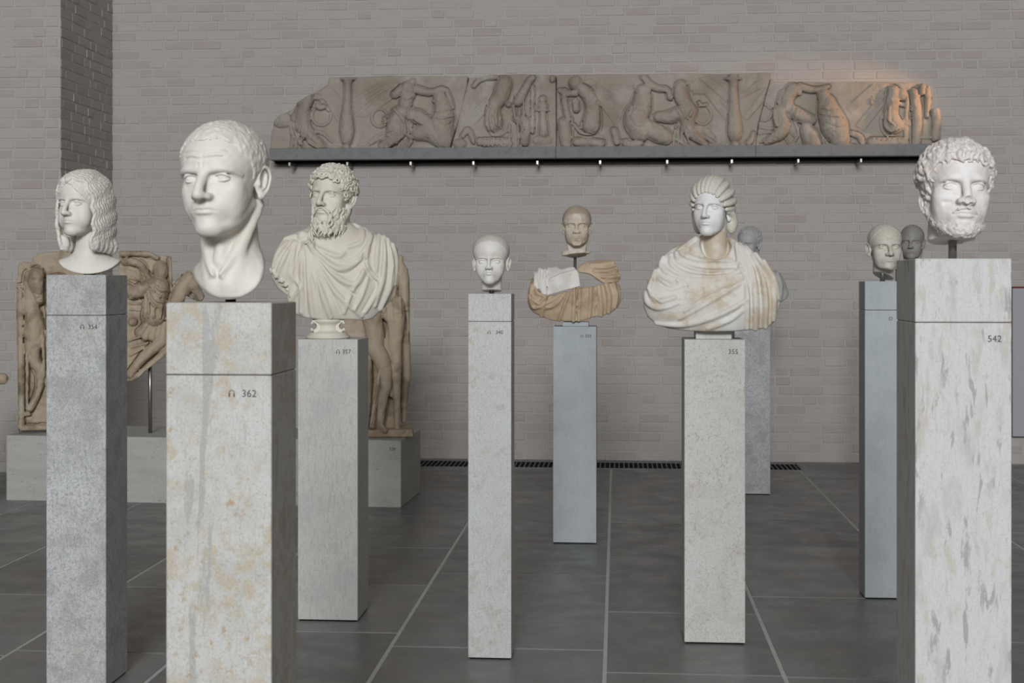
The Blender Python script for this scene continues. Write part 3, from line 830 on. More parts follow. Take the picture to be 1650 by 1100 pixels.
# ------------------------------------------------------------------ clean-shaven man, 362
def make_362():
    root = sculpture('marble_portrait', 'large white marble head of a clean-shaven man with cropped hair, nearest the camera', 'sculpture', 'm362')
    f = Field((-9.5, -13, -14.2), (9.5, 11.5, 24), .127)
    sculpt_face(f, wid=1.06, jaw=.93, cheek=.8, nose=1.1, nosew=1.12, neck=(5.0, 5.5), neckend=(0, 2.2, -6), brow=1.2, lip=.8, mouthw=1.02, naso=.2, scm=1, earz=.3, iris=-.6)
    # neck spreading into a rounded bib
    f.ell((0, 4.0, -11.5), (13, 7.2, 7.5), 4.5)
    x, y, z = f.xyz((slice(None),)*3); cs, sn = math.cos(math.radians(27)), math.sin(math.radians(27))
    xv = x*cs + (y - .5)*sn
    d = np.where(z < -5.4, (np.sqrt((xv/7.2)**2 + ((z + 5.4)/6.9)**2) - 1)*7, np.where(z < 3.5, np.abs(xv) - 7.2, -5))
    f.F = smax(f.F, d.astype(np.float32), .8)
    f.tube([(0, -2.0, -.5), (0, -3.3, -4.6)], [.7, .9], 1.8)                                     # larynx
    f.tube([(5.4, 2.5, 5), (3.2, -1.6, -2.2), (1.1, -4.6, -7.4)], [.9, .85, .7], .8, sym=True)
    f.tube([(3.9, -4.4, -5), (.9, -5.0, -8)], [.2, .15], 1.0, True, sym=True)
    # furrowed forehead
    for z, a in ((15.3, .09), (16.5, .10)):
        f.tube([(5, -6.6, z - .3), (3, -8.45, z + .15), (.6, -9.3, z - .15), (-.6, -9.3, z - .15), (-3, -8.45, z + .15), (-5, -6.6, z - .3)], [.03, a - .03, a - .05, a - .05, a - .03, .03], .7, True)
    f.tube([(.15, -9.4, 13.2), (.25, -9.45, 14.6), (.2, -9.3, 17.5)], [.1, .14, .08], .35, True)
    f.tube([(-.7, -9.25, 13.2), (-.75, -9.35, 14.3)], [.12, .05], .3, True)
    f.tube([(2.0, -8.3, 10.2), (3.3, -8.2, 9.8), (4.6, -7.2, 10.1)], [.1, .16, .08], .4, True, sym=True)   # bags
    f.grain(.05, .9, seed=3)
    M = head_matrix(364, 289.5, 3.175, 1.14, -27, 2, -1)
    put(root, 'head', f, K_white, M)
    h = Field((-9, -11.5, 2), (9, 12, 25), .16)
    hair_cap(h, SHORT, .28, 1.06, .35)
    h.grain(.16, 1.6, 1.6, 1.0, seed=2); h.grain(.11, 3.2, 3.2, 1.8, seed=5)
    put(root, 'hair', h, K_white, M)
    zb = (M @ Vector((0, .012, -.124))).z; P = PED['m362'][0]
    q = M @ Vector((0, .012, -.11))
    rod(root, (q.x, q.y, P.z), q.z, .012, M_steel_dark)
    return root
if not ONLY or 'm362' in ONLY: make_362()
# ------------------------------------------------------------------ curly bearded head, 542
K_tan = marble('pinkish_tan_marble', (.70, .655, .625), [((.52, .42, .365), .7, 14, .47, .64), ((.42, .32, .27), .45, 45, .56, .7)])
def make_542():
    root = sculpture('marble_portrait', 'white marble head of a curly-haired man with short beard and broken nose', 'sculpture', 'm542')
    f = Field((-9.5, -12.5, -5), (9.5, 11.5, 24), .138)
    sculpt_face(f, wid=1.0, jaw=1.06, nose=.75, nosew=1.2, neck=(5.3, 5.6), neckend=(0, 3.0, -4.5), brow=1.1, lip=1.0, mouthw=1.05, eyeo=1.1, naso=.15, chinz=-.5, earz=-1.9, earx=-.45, ears_s=.8, scm=0)
    f.ell((.3, -11.2, 7.9), (1.3, .75, 1.0), .25, True, rot=rotm(0, 20, 15))                      # broken tip of the nose
    f.tube([(-4.2, -7.6, 7.6), (-3.3, -8.0, 7.6)], [.55, .5], .5, True)                           # chip in the cheek
    f.plane((0, 0, .3), (.05, -.1, -1), .3)
    f.grain(.25, .8, seed=4, lo=(-9, -9, -5), hi=(9, 9, 1.2))
    f.grain(.05, 1.2, seed=8)
    M = head_matrix(1538, 307, 3.70, 1.14, 15, -3, 2)
    put(root, 'head', f, K_rose, M)
    T = [(0, 17.3), (20, 17.2), (38, 16.6), (52, 14.2), (62, 12.6), (72, 9.2), (84, 8.2), (94, 8.2), (112, 8), (124, 6.5), (140, 3.2), (180, 2.6)]
    h = Field((-10.5, -12, 0), (10.5, 13, 26), .17)
    hair_cap(h, [(a, b + .3) for a, b in T], .55, 1.07, .5)
    locks(h, scatter(190, 1.09, T, 3, margin=.4), 3.1, .62, 1.5, 4, lift=.5, k=.12, fwd=.5)
    fr = []
    for t in np.linspace(-1, 1, 13):
        a = t*62; p = np.array([6.9*math.sin(math.radians(a)), .2 - 9.0*math.cos(math.radians(a)), np.interp(abs(a), [q[0] for q in T], [q[1] for q in T]) + .9])
        n = np.array([p[0]/50, (p[1] - .2)/80, .02]); fr.append((p, n/np.linalg.norm(n)))
    locks(h, fr, 2.6, .62, 1.3, 9, lift=.35, fwd=.2)
    h.grain(.12, 2.2, seed=2)
    put(root, 'hair', h, K_tan, M)
    # close-cropped beard
    b = Field((-8.5, -11.5, -2), (8.5, 4, 9.5), .15)
    g = .14
    b.ell((0, -2.5, 4.7), (5.3 + g, 6.1 + g, 4.7 + g), .4)
    b.ell((0, -7.4, 1.7), (2.3 + g, 1.9 + g, 1.75 + g), 1.3)
    b.tube([(5.5, .9, 8.5), (5.5, .6, 6.2), (4.2, -3.4, 3.0), (1.6, -6.8, 1.6)], [1.3 + g, 1.25 + g, 1.4 + g, 1.5 + g], 1.3, sym=True)
    b.ell((0, -6.2, 10.2), (4.3, 5, 5.0), .5, True)
    b.ell((0, -9.4, 5.35), (2.2, 1.6, .75), .3, True)
    b.tube([(2.7, -8.45, 5.2), (1.5, -9.2, 6.1), (.3, -9.55, 6.45)], [.3, .42, .3], .3, sym=True)
    b.plane((0, 1.5, 0), (0, 1, .1), .6)
    b.grain(.24, 1.6, seed=6); b.grain(.14, 3.0, seed=7)
    put(root, 'beard', b, K_tan, M)
    P = PED['m542'][0]; q = at(1535, 405, 3.72)
    rod(root, (q.x, P.y, P.z), q.z + .04, .011)
    return root
if not ONLY or 'm542' in ONLY: make_542()
# ------------------------------------------------------------------ woman with long waved hair, 354
def make_354():
    root = sculpture('marble_portrait', 'white marble head of a woman with long wavy hair parted in the middle', 'sculpture', 'w354')
    zc = 5.11; cm = 100*zc/FPX
    f = Field((-8.5, -12, -9), (8.5, 11, 23.6), .19)
    sculpt_face(f, wid=.97, jaw=.86, fat=1, nose=.95, nosew=.92, brow=.55, lip=.95, mouthw=.84, naso=0, neck=(4.5, 4.6), neckend=(0, 3, -8), ears=False, cheek=.85, scm=0)
    M = head_matrix(137, 329, zc, 1.03, -38, 1, 0)
    put(root, 'head', f, K_white, M)
    h = Field((-12, -12, -7), (12, 14, 26), .2)
    T = [(0, 18.4), (9, 17.9), (22, 15.9), (36, 13.6), (47, 10.5), (56, 6), (66, -3), (180, -3)]
    skull(h, .97, .55)
    h.ell((6.0, 2.2, 6.5), (2.9, 5.0, 8.5), 1.5, sym=True)
    h.ell((0, 6.0, 5.5), (6.8, 4.2, 8), 1.5)
    x, y, z = h.xyz((slice(None),)*3)
    h.F = smax(h.F, ((hairline(x, y, T) - z)*.7).astype(np.float32), .4)
    for sx in (-1, 1):
        N = 12
        for j in range(N):
            q = j/(N - 1)
            y0 = -8.6 + 12.2*q; y1 = -4.6 + 12.0*q
            P, R = [], []
            for i in range(34):
                t = i/33; L = t*33
                a = min(L/13.5, 1)*math.pi/2
                yy = y0 + (y1 - y0)*min(L/15, 1)**.8 + .5*math.sin(L*1.0 + j*.5)
                s = math.sqrt(max(1 - ((yy - 1.2)/12.2)**2, .15))
                zz = (14 + 9.4*math.cos(a)*s) if L < 13.5 else 14 - (L - 13.5)*.93
                xx = 8.2*math.sin(a)*s + (.5*math.sin((L - 13.5)/6) if L > 13.5 else 0)
                xx -= max(0, 2.5 - zz)*.16
                P.append((sx*(xx + .15), yy, zz)); R.append(.72 + .14*math.sin(L*1.0 + j*.5 + 1))
            h.tube(P, R, .12, n=1)
    # heavy rolled ends
    for sx in (-1, 1):
        for j in range(5):
            yy = -2.6 + j*2.3
            h.ell((sx*(6.5 + .15*j), yy, -2.4 - .25*j), (2.0, 1.8, 3.0), .8)
    h.grain(.16, 2.0, seed=3)
    put(root, 'hair', h, K_white, M)
    # small crescent bust
    b = Field((-14.5, -9, -13), (14.5, 9, 8), .24)
    b.tube([(0, 1.5, 8), (0, 1.6, 0)], [4.6, 5.0], 1)
    b.ell((0, 3.2, -8), (16, 7.5, 8.0), 4.0)
    o = [(12.4, .8), (14, 1.6), (14, 12), (-14, 12), (-14, 1.6), (-12.0, 1.2)] + [(-12.0*math.cos(t), 1.0 - 8.4*math.sin(t)**.9) for t in np.linspace(.12, math.pi - .12, 15)]
    b.clip2(b.poly2(o), .35)
    b.ell((0, 9, -9), (13, 8, 8), .5, True)
    p = at(143, 409, zc)
    put(root, 'bust', b, K_white, Matrix.Translation(p) @ Matrix.Rotation(azimuth(p) + math.radians(-8), 4, 'Z'))
    P = PED['w354'][0]
    rod(root, (p.x, p.y + .01, P.z), p.z - .02, .02, M_steel)
    return root
if not ONLY or 'w354' in ONLY: make_354()
# ------------------------------------------------------------------ bearded man in a draped cloak, 357
def make_357():
    root = sculpture('portrait_bust', 'cream marble bust of a curly-haired bearded man in a draped cloak, on a round socle', 'sculpture', 's357')
    zc = 6.13; cm = 100*zc/FPX
    M = head_matrix(538, 317, zc, 1.18, -27, -2, 2)
    f = Field((-9, -12.5, -8), (9, 11.5, 24), .2)
    sculpt_face(f, wid=.98, jaw=.95, nose=1.0, brow=1.0, lip=.9, mouthw=.9, naso=.2, neck=(5.4, 6.0), neckend=(0, 3.4, -7), earz=.0, eyeo=1.05, iris=-.4)
    put(root, 'head', f, K_cream, M)
    T = [(0, 17.4), (20, 17.4), (36, 16.4), (48, 14.0), (60, 12.5), (70, 9), (84, 8), (95, 11), (112, 10.5), (124, 5), (140, 1.5), (180, 1)]
    h = Field((-11.5, -13, -1), (11.5, 14.5, 27), .21)
    hair_cap(h, [(a, b + .5) for a, b in T], .6, 1.0, .5)
    curls(h, scatter(120, 1.03, T, 5, margin=.6), 1.45, .46, 6, lift=.45)
    fr = []
    for t in np.linspace(-1, 1, 11):
        a = t*66; p = np.array([7.2*math.sin(math.radians(a)), .2 - 9.3*math.cos(math.radians(a)), np.interp(abs(a), [q[0] for q in T], [q[1] for q in T]) + 1.0])
        n = np.array([p[0]/50, (p[1] - .2)/80, .03]); fr.append((p, n/np.linalg.norm(n)))
    curls(h, fr, 1.3, .45, 8, lift=.4)
    put(root, 'hair', h, K_cream, M)
    b = Field((-9.5, -13.5, -7.5), (9.5, 5, 10), .2)
    b.ell((0, -2.5, 4.4), (5.6, 6.3, 4.9), .4)
    b.tube([(5.7, .6, 8.6), (5.5, .2, 5.6), (4.0, -3.6, 1.5), (1.4, -6.8, 0)], [1.4, 1.7, 2.0, 2.0], 1.2, sym=True)
    b.ell((0, -5.4, -.6), (3.6, 3.4, 3.6), 1.5)
    b.ell((0, -6.0, 10.2), (4.6, 5, 4.8), .5, True)
    b.ell((0, -9.6, 5.3), (2.0, 1.5, .62), .3, True)
    rr = np.random.RandomState(12)
    for i in range(96):                                   # drilled wavy locks
        a = rr.uniform(-1, 1)*100; z = rr.uniform(-1.6, 7.6)
        if abs(a) < 34 and z > 3.4: continue
        t = math.radians(a); rx, ry = 6.0, 7.4 + (1.2 if abs(a) < 40 else 0)
        p = np.array([rx*math.sin(t), -1.6 - ry*math.cos(t)*.98, z]); n = np.array([math.sin(t), -math.cos(t), -.1])
        side = np.cross(n, [0, 0, 1.]); sg = rr.choice([-1, 1]); ph = rr.uniform(0, 6)
        L = rr.uniform(2.4, 4.2); P = []; R = []
        for q in np.linspace(0, 1, 8):
            P.append(p + n*(.35 - .3*q) + side*(.55*math.sin(ph + q*5.5)) + np.array([0, 0, -L*q])); R.append(.52*(1 - .6*q**1.5))
        if P[-1][2] > -7 + abs(a)*.04: b.tube(P, R, .1, n=1)
    b.tube([(3.0, -8.6, 4.4), (1.9, -9.3, 5.9), (.3, -9.7, 6.7)], [.35, .55, .35], .25, sym=True)
    b.plane((0, 2.6, 0), (0, 1, .1), .6)
    put(root, 'beard', b, K_cream, M)
    # ---- torso traced in front view (zoomed pixels -> cm)
    U = lambda x, y: ((430 + x/3.55 - 530)*cm, (543 - (250 + y/3.55))*cm)
    t = Field((-27, -17, 7), (31.5, 14, 51), .32)
    t.tube([(-19, 0, 37), (0, 1, 40), (22, 0, 36.5)], [7.5, 8.2, 8.2], 1)
    t.ell((2.0, 1, 24), (26, 12.5, 24), 5)
    t.ell((-20, -1, 31), (6.5, 7.5, 9), 4); t.ell((24, 0, 30), (6.5, 8, 14), 4)
    t.ell((1, 3, 47), (9.5, 8.5, 6.5), 3)
    t.ell((-1.0, -2, 52), (5.8, 9.5, 8.0), 1.2, True)
    out = [(285, 395), (235, 405), (150, 445), (95, 490), (50, 560), (22, 640), (30, 700), (60, 760), (118, 800), (122, 832), (160, 850), (165, 905), (240, 930), (330, 938), (470, 938), (560, 940), (600, 930), (660, 880), (700, 830), (735, 740), (752, 620), (745, 540), (715, 490), (655, 455), (612, 430), (560, 405), (500, 385), (420, 340), (330, 340)]
    t.clip2(t.poly2([U(*q) for q in out]), .6)
    def F(pts, r, k=.7, sub=False, lift=0.): t.ridge([U(*q) for q in pts], r, k, sub, lift)
    # cloak folds fanning from the brooch
    t.grain(.5, .12, .12, .12, seed=9)
    folds = [
        ([(215, 505), (205, 620), (205, 760), (200, 895)], [.9, 1.1, 1.0, .9]),
        ([(218, 515), (235, 650), (250, 800), (265, 920)], [.7, .9, 1.0, .8]),
        ([(222, 515), (265, 660), (320, 800), (365, 925)], [.7, 1.0, 1.2, .9]),
        ([(228, 512), (300, 650), (380, 770), (470, 860), (540, 920)], [.7, 1.0, 1.1, .8, .6]),
        ([(232, 510), (320, 620), (420, 710), (510, 735), (570, 640)], [.7, 1.1, 1.2, 1.0, .7]),
        ([(235, 505), (310, 585), (405, 650), (500, 620), (575, 545)], [.7, 1.2, 1.4, 1.2, .8]),
        ([(240, 500), (300, 540), (400, 580), (440, 560)], [.6, .9, .9, .5]),
        ([(560, 640), (480, 790), (440, 900)], [.5, .8, .5]), ([(575, 700), (540, 800), (500, 880)], [.5, .8, .5]),
        ([(600, 445), (572, 530), (566, 620), (600, 680), (640, 735), (600, 830), (560, 895)], [.9, 1.0, .9, .8, .9, .8, .6]),
        ([(640, 455), (625, 560), (622, 660)], [.8, .9, .5]), ([(668, 465), (668, 580), (655, 720), (615, 860)], [.8, 1.0, 1.0, .7]),
        ([(690, 480), (712, 600), (705, 740), (650, 880)], [.7, 1.0, 1.0, .7]), ([(720, 510), (740, 610), (728, 740)], [.6, .8, .6]),
        ([(500, 395), (545, 430), (535, 500), (460, 530)], [1.0, 1.2, 1.0, .6]), ([(560, 420), (590, 470), (545, 560), (450, 620)], [.8, 1.0, .9, .6]),
        ([(285, 400), (250, 445), (245, 500)], [1.0, 1.0, .6]), ([(300, 410), (275, 470), (262, 540)], [.6, .6, .4]),
        ([(110, 480), (160, 465), (195, 470)], [.9, 1.0, .7]), ([(120, 500), (70, 560), (42, 640)], [.7, .8, .7]), ([(160, 500), (110, 580), (60, 690)], [.8, .9, .8]),
        ([(175, 510), (150, 600), (120, 740)], [.8, 1.0, .7]), ([(150, 690), (195, 755), (165, 800), (135, 835)], [.7, .8, .7, .5]),
        ([(195, 560), (165, 640), (150, 690), (140, 800)], [.6, .8, .8, .6])]
    for p, r in folds: F(p, [v*.95 for v in r], 1.1, False, .05)
    grooves = [([(216, 520), (222, 700), (232, 910)], .5), ([(225, 525), (285, 730), (315, 920)], .55), ([(228, 520), (340, 730), (420, 900)], .6), ([(235, 515), (370, 700), (500, 800)], .55),
               ([(240, 510), (350, 640), (450, 680), (560, 600)], .55), ([(590, 450), (556, 540), (552, 630), (590, 700), (625, 740), (580, 830), (545, 890)], .5), ([(655, 470), (648, 590), (636, 690)], .5),
               ([(680, 475), (690, 600), (680, 740), (635, 870)], .5), ([(705, 500), (727, 610), (715, 750)], .45), ([(180, 510), (172, 620), (160, 680)], .5), ([(140, 505), (90, 575), (55, 660)], .4)]
    for p, r in grooves: F(p, r, .5, True, .15)
    # brooch and fringe
    x, z = U(210, 468); t.ell((x, t.front(x, z) - .2, z), (2.4, 1.2, 2.4), .3)
    for i in range(14):
        q = i/13; x, z = U(30 + 92*q, 655 + 105*q + 8*math.sin(i*2)); t.ell((x, t.front(x, z) - .1, z), (.85, .8, .85), .15)
    t.plane((0, 7, 0), (0, 1, .0), .6)
    p = at(530, 543, zc)
    put(root, 'drapery', t, K_cream, Matrix.Translation(p) @ Matrix.Rotation(azimuth(p), 4, 'Z'))
    # socle: moulded neck with scroll ends on a round foot
    P = PED['s357'][0]; hh = 7.9
    prof = [(0, 0), (9.2, 0), (9.6, .5), (9.5, 1.2), (8.6, 1.6), (8.8, 2.1), (8.0, 2.6), (6.0, 3.0), (5.2, 4.2), (5.2, 5.6), (5.8, 6.6), (6.8, 7.2), (6.9, 8.4), (0, 8.4)]
    me = lathe_mesh('socle', [(r*.01, z*.01) for r, z in prof], 48); me.materials.append(K_cream)
    so = link('socle', me, None, root, (p.x - P.x, p.y - P.y - .02, 0))
    sb = Field((-8.5, -5, 2.2), (8.5, 5, 9), .22)
    sb.box((0, 0, 5.4), (6.2, 4.0, 2.9), .2, .3); sb.box((0, 0, 7.6), (7.0, 4.2, .6), .2, .2)
    for sx in (-1, 1):
        sb.tube([(sx*6.2, -4, 5.4), (sx*6.2, 4, 5.4)], 1.35, .05, True); sb.tube([(sx*6.9, -3.9, 4.0), (sx*6.9, 3.9, 4.0)], .8, .1); sb.tube([(sx*6.9, -3.9, 6.7), (sx*6.9, 3.9, 6.7)], .6, .1)
    put(root, 'socle_tablet', sb, K_cream, Matrix.Translation((p.x, p.y - .02, P.z)) @ Matrix.Rotation(azimuth(p), 4, 'Z'))
    return root
if not ONLY or 's357' in ONLY: make_357()
# ------------------------------------------------------------------ draped woman, 355
K_stain = marble('stained_marble', (.65, .62, .57), [((.52, .43, .32), .85, 9, .44, .60), ((.74, .73, .71), .7, 5, .52, .66), ((.42, .30, .19), .6, 26, .60, .70)])
K_face = marble('pale_blue_white_marble', (.73, .73, .72), [((.62, .57, .49), .4, 7, .55, .72)])
K_hairw = marble('yellowish_marble', (.62, .59, .52), [((.50, .45, .36), .5, 9, .5, .7)])
def make_355():
    root = sculpture('portrait_bust', 'brown-stained marble bust of a woman with ribbed hair wrapped in a mantle', 'sculpture', 'w355')
    zc = 5.74; cm = 100*zc/FPX
    M = head_matrix(1148.5, 335, zc, 1.02, -17, 1, 1)
    f = Field((-8.5, -12, -9), (8.5, 11, 24), .16)
    sculpt_face(f, wid=.95, jaw=.86, fat=0, nose=1.0, nosew=.95, brow=.8, lip=1.0, mouthw=.88, naso=.05, neck=(4.7, 4.9), neckend=(0, 2.6, -9), earz=-1.0, cheek=.9, scm=0)
    put(root, 'head', f, K_face, M)
    h = Field((-11, -11.5, -2), (11, 14, 26), .2)
    T = [(0, 17.6), (20, 17.0), (40, 15.0), (55, 12.8), (66, 11), (78, 9.6), (92, 9.5), (110, 8), (125, 3), (180, 2)]
    hair_cap(h, T, .5, .97, .4)
    tops = np.array([0, 7.5, 20.0])
    N = 17
    for j in range(N):                                    # melon ribs running back from the face
        a = math.radians(-92 + 184*j/(N - 1)); al = abs(math.degrees(a))
        z0 = np.interp(al, [t[0] for t in T], [t[1] for t in T])
        st = np.array([7.3*.97*math.sin(a), .4 - 9.2*math.cos(a), z0 + .3])
        P, R = [], []
        for t in np.linspace(0, 1, 16):
            e = np.array([0, 8.5, 13 + 5*math.cos(a)])
            p = st*(1 - t) + e*t
            c = np.array([0, .7, 14.2]); d = p - c
            k = math.sqrt((d[0]/8.15)**2 + (d[1]/10.2)**2 + (d[2]/9.0)**2) + 1e-6
            q = c + d/k
            P.append(q + (0, 0, .25*math.sin(t*3))); R.append((.85 + .55*math.sin(min(t*1.6, 1)*math.pi*.5))*(1 - .5*max(t - .6, 0)))
        h.tube(P, R, .1, n=1)
    for sx in (-1, 1):
        h.ell((sx*6.9, 4.2, 5.6), (2.3, 2.6, 4.6), .6); h.ell((sx*6.6, 3.2, 9.5), (2.0, 3.2, 3.0), .8)
        h.tube([(sx*7.0, -.8, 10), (sx*7.9, 2.0, 8.6), (sx*7.8, 4.2, 5.5)], [1.0, 1.4, 1.6], .4)
    h.ell((0, 9, 13), (4.5, 3.5, 4.5), .8); h.box((.0, 1.5, 23.4), (2.3, 2.6, .7), .2, .3)
    h.grain(.07, 2.5, seed=3)
    put(root, 'hair', h, K_hairw, M)
    U = lambda x, y: ((1020 + x/3.79 - 1151)*cm, (534 - (270 + y/3.79))*cm)
    t = Field((-31, -19, -1), (31, 12, 40.5), .31)
    t.tube([(-17, 0, 25), (0, 1.5, 31), (18, 0, 24.5)], [9, 7.5, 9.2], 2)
    t.ell((0, 0, 11), (29, 15, 19), 4)
    t.ell((-20, -3, 12), (10, 11, 13), 4); t.ell((20, -1, 13), (9, 11, 15), 4)
    t.ell((.5, 1.5, 33), (8.5, 7.5, 8), 2.5)
    out = [(405, 425), (350, 438), (280, 465), (235, 505), (185, 550), (150, 605), (110, 680), (85, 740), (68, 800), (72, 860), (95, 915), (150, 962), (220, 985), (300, 996), (450, 1003), (620, 999), (740, 990), (810, 980), (850, 945), (872, 880), (887, 830), (882, 770), (865, 705), (825, 615), (785, 565), (740, 530), (670, 485), (600, 447), (570, 430), (560, 330), (420, 330)]
    t.clip2(t.poly2([U(*q) for q in out]), .7)
    t.ell((.6, -3.5, 36.5), (6.6, 7.5, 8.6), 1.2, True)            # open neck of the tunic
    t.tube([(.3, 1.5, 40), (.3, 1.8, 28)], [4.9, 5.2], 1.2)
    def F(p, r, k=1.1, sub=False, lift=.05): t.ridge([U(*q) for q in p], r, k, sub, lift)
    ridges = [
        ([(385, 440), (300, 510), (275, 545), (330, 580), (430, 600), (560, 600), (655, 590)], [1.2, 1.4, 1.2, 1.2, 1.1, 1.0, .8]),
        ([(270, 530), (290, 590), (400, 635), (540, 645), (665, 630)], [1.0, 1.1, 1.1, 1.0, .8]),
        ([(235, 540), (250, 610), (350, 665), (500, 670), (660, 640)], [.8, .9, .9, .7, .5]),
        ([(190, 560), (180, 610), (240, 660), (330, 690)], [1.0, 1.2, 1.0, .6]), ([(150, 640), (170, 690), (230, 720)], [.9, 1.0, .6]),
        ([(110, 700), (120, 770), (170, 820), (260, 800)], [1.0, 1.2, 1.1, .6]), ([(85, 770), (100, 830), (170, 860), (280, 830)], [.8, 1.1, 1.0, .5]), ([(140, 640), (105, 740)], [.8, .8]),
        ([(290, 925), (420, 850), (560, 765), (690, 690)], [.4, .8, .9, .6]), ([(150, 955), (300, 965), (450, 930), (600, 865), (700, 800)], [.7, .9, 1.0, 1.0, .6]),
        ([(320, 880), (450, 800), (560, 740)], [.4, .6, .3]), ([(460, 985), (590, 930), (680, 860)], [.6, .8, .6]),
        ([(600, 450), (655, 540), (690, 700), (690, 980)], [1.3, 1.5, 1.3, 1.0]), ([(650, 480), (710, 580), (735, 740), (740, 985)], [1.1, 1.2, 1.2, 1.0]),
        ([(690, 500), (770, 620), (800, 780), (800, 975)], [1.1, 1.3, 1.2, .9]), ([(740, 540), (820, 660), (848, 790), (845, 930)], [1.1, 1.3, 1.2, .8]), ([(790, 580), (850, 690), (875, 800)], [.9, 1.1, .9]),
        ([(630, 470), (640, 580), (660, 640)], [.6, .7, .4]), ([(330, 540), (430, 575), (600, 575)], [.6, .7, .5])]
    for p, r in ridges: F(p, r)
    gro = [([(640, 490), (675, 620), (712, 780), (715, 980)], .6), ([(680, 510), (745, 640), (770, 800), (770, 975)], .6), ([(730, 550), (800, 680), (824, 800), (822, 950)], .6),
           ([(262, 560), (330, 625), (480, 655), (650, 640)], .45), ([(285, 505), (330, 490), (380, 455)], .7), ([(290, 915), (430, 835), (600, 735)], .35), ([(160, 700), (230, 745), (330, 720)], .5), ([(120, 800), (200, 850), (300, 815)], .45),
           ([(640, 590), (600, 640), (460, 655)], .4)]
    for p, r in gro: F(p, r, .5, True, .15)
    t.plane((0, 7, 0), (0, 1, 0), .6)
    p = at(1151, 532.3, zc)
    put(root, 'drapery', t, K_stain, Matrix.Translation(p) @ Matrix.Rotation(azimuth(p), 4, 'Z'))
    return root
if not ONLY or 'w355' in ONLY: make_355()
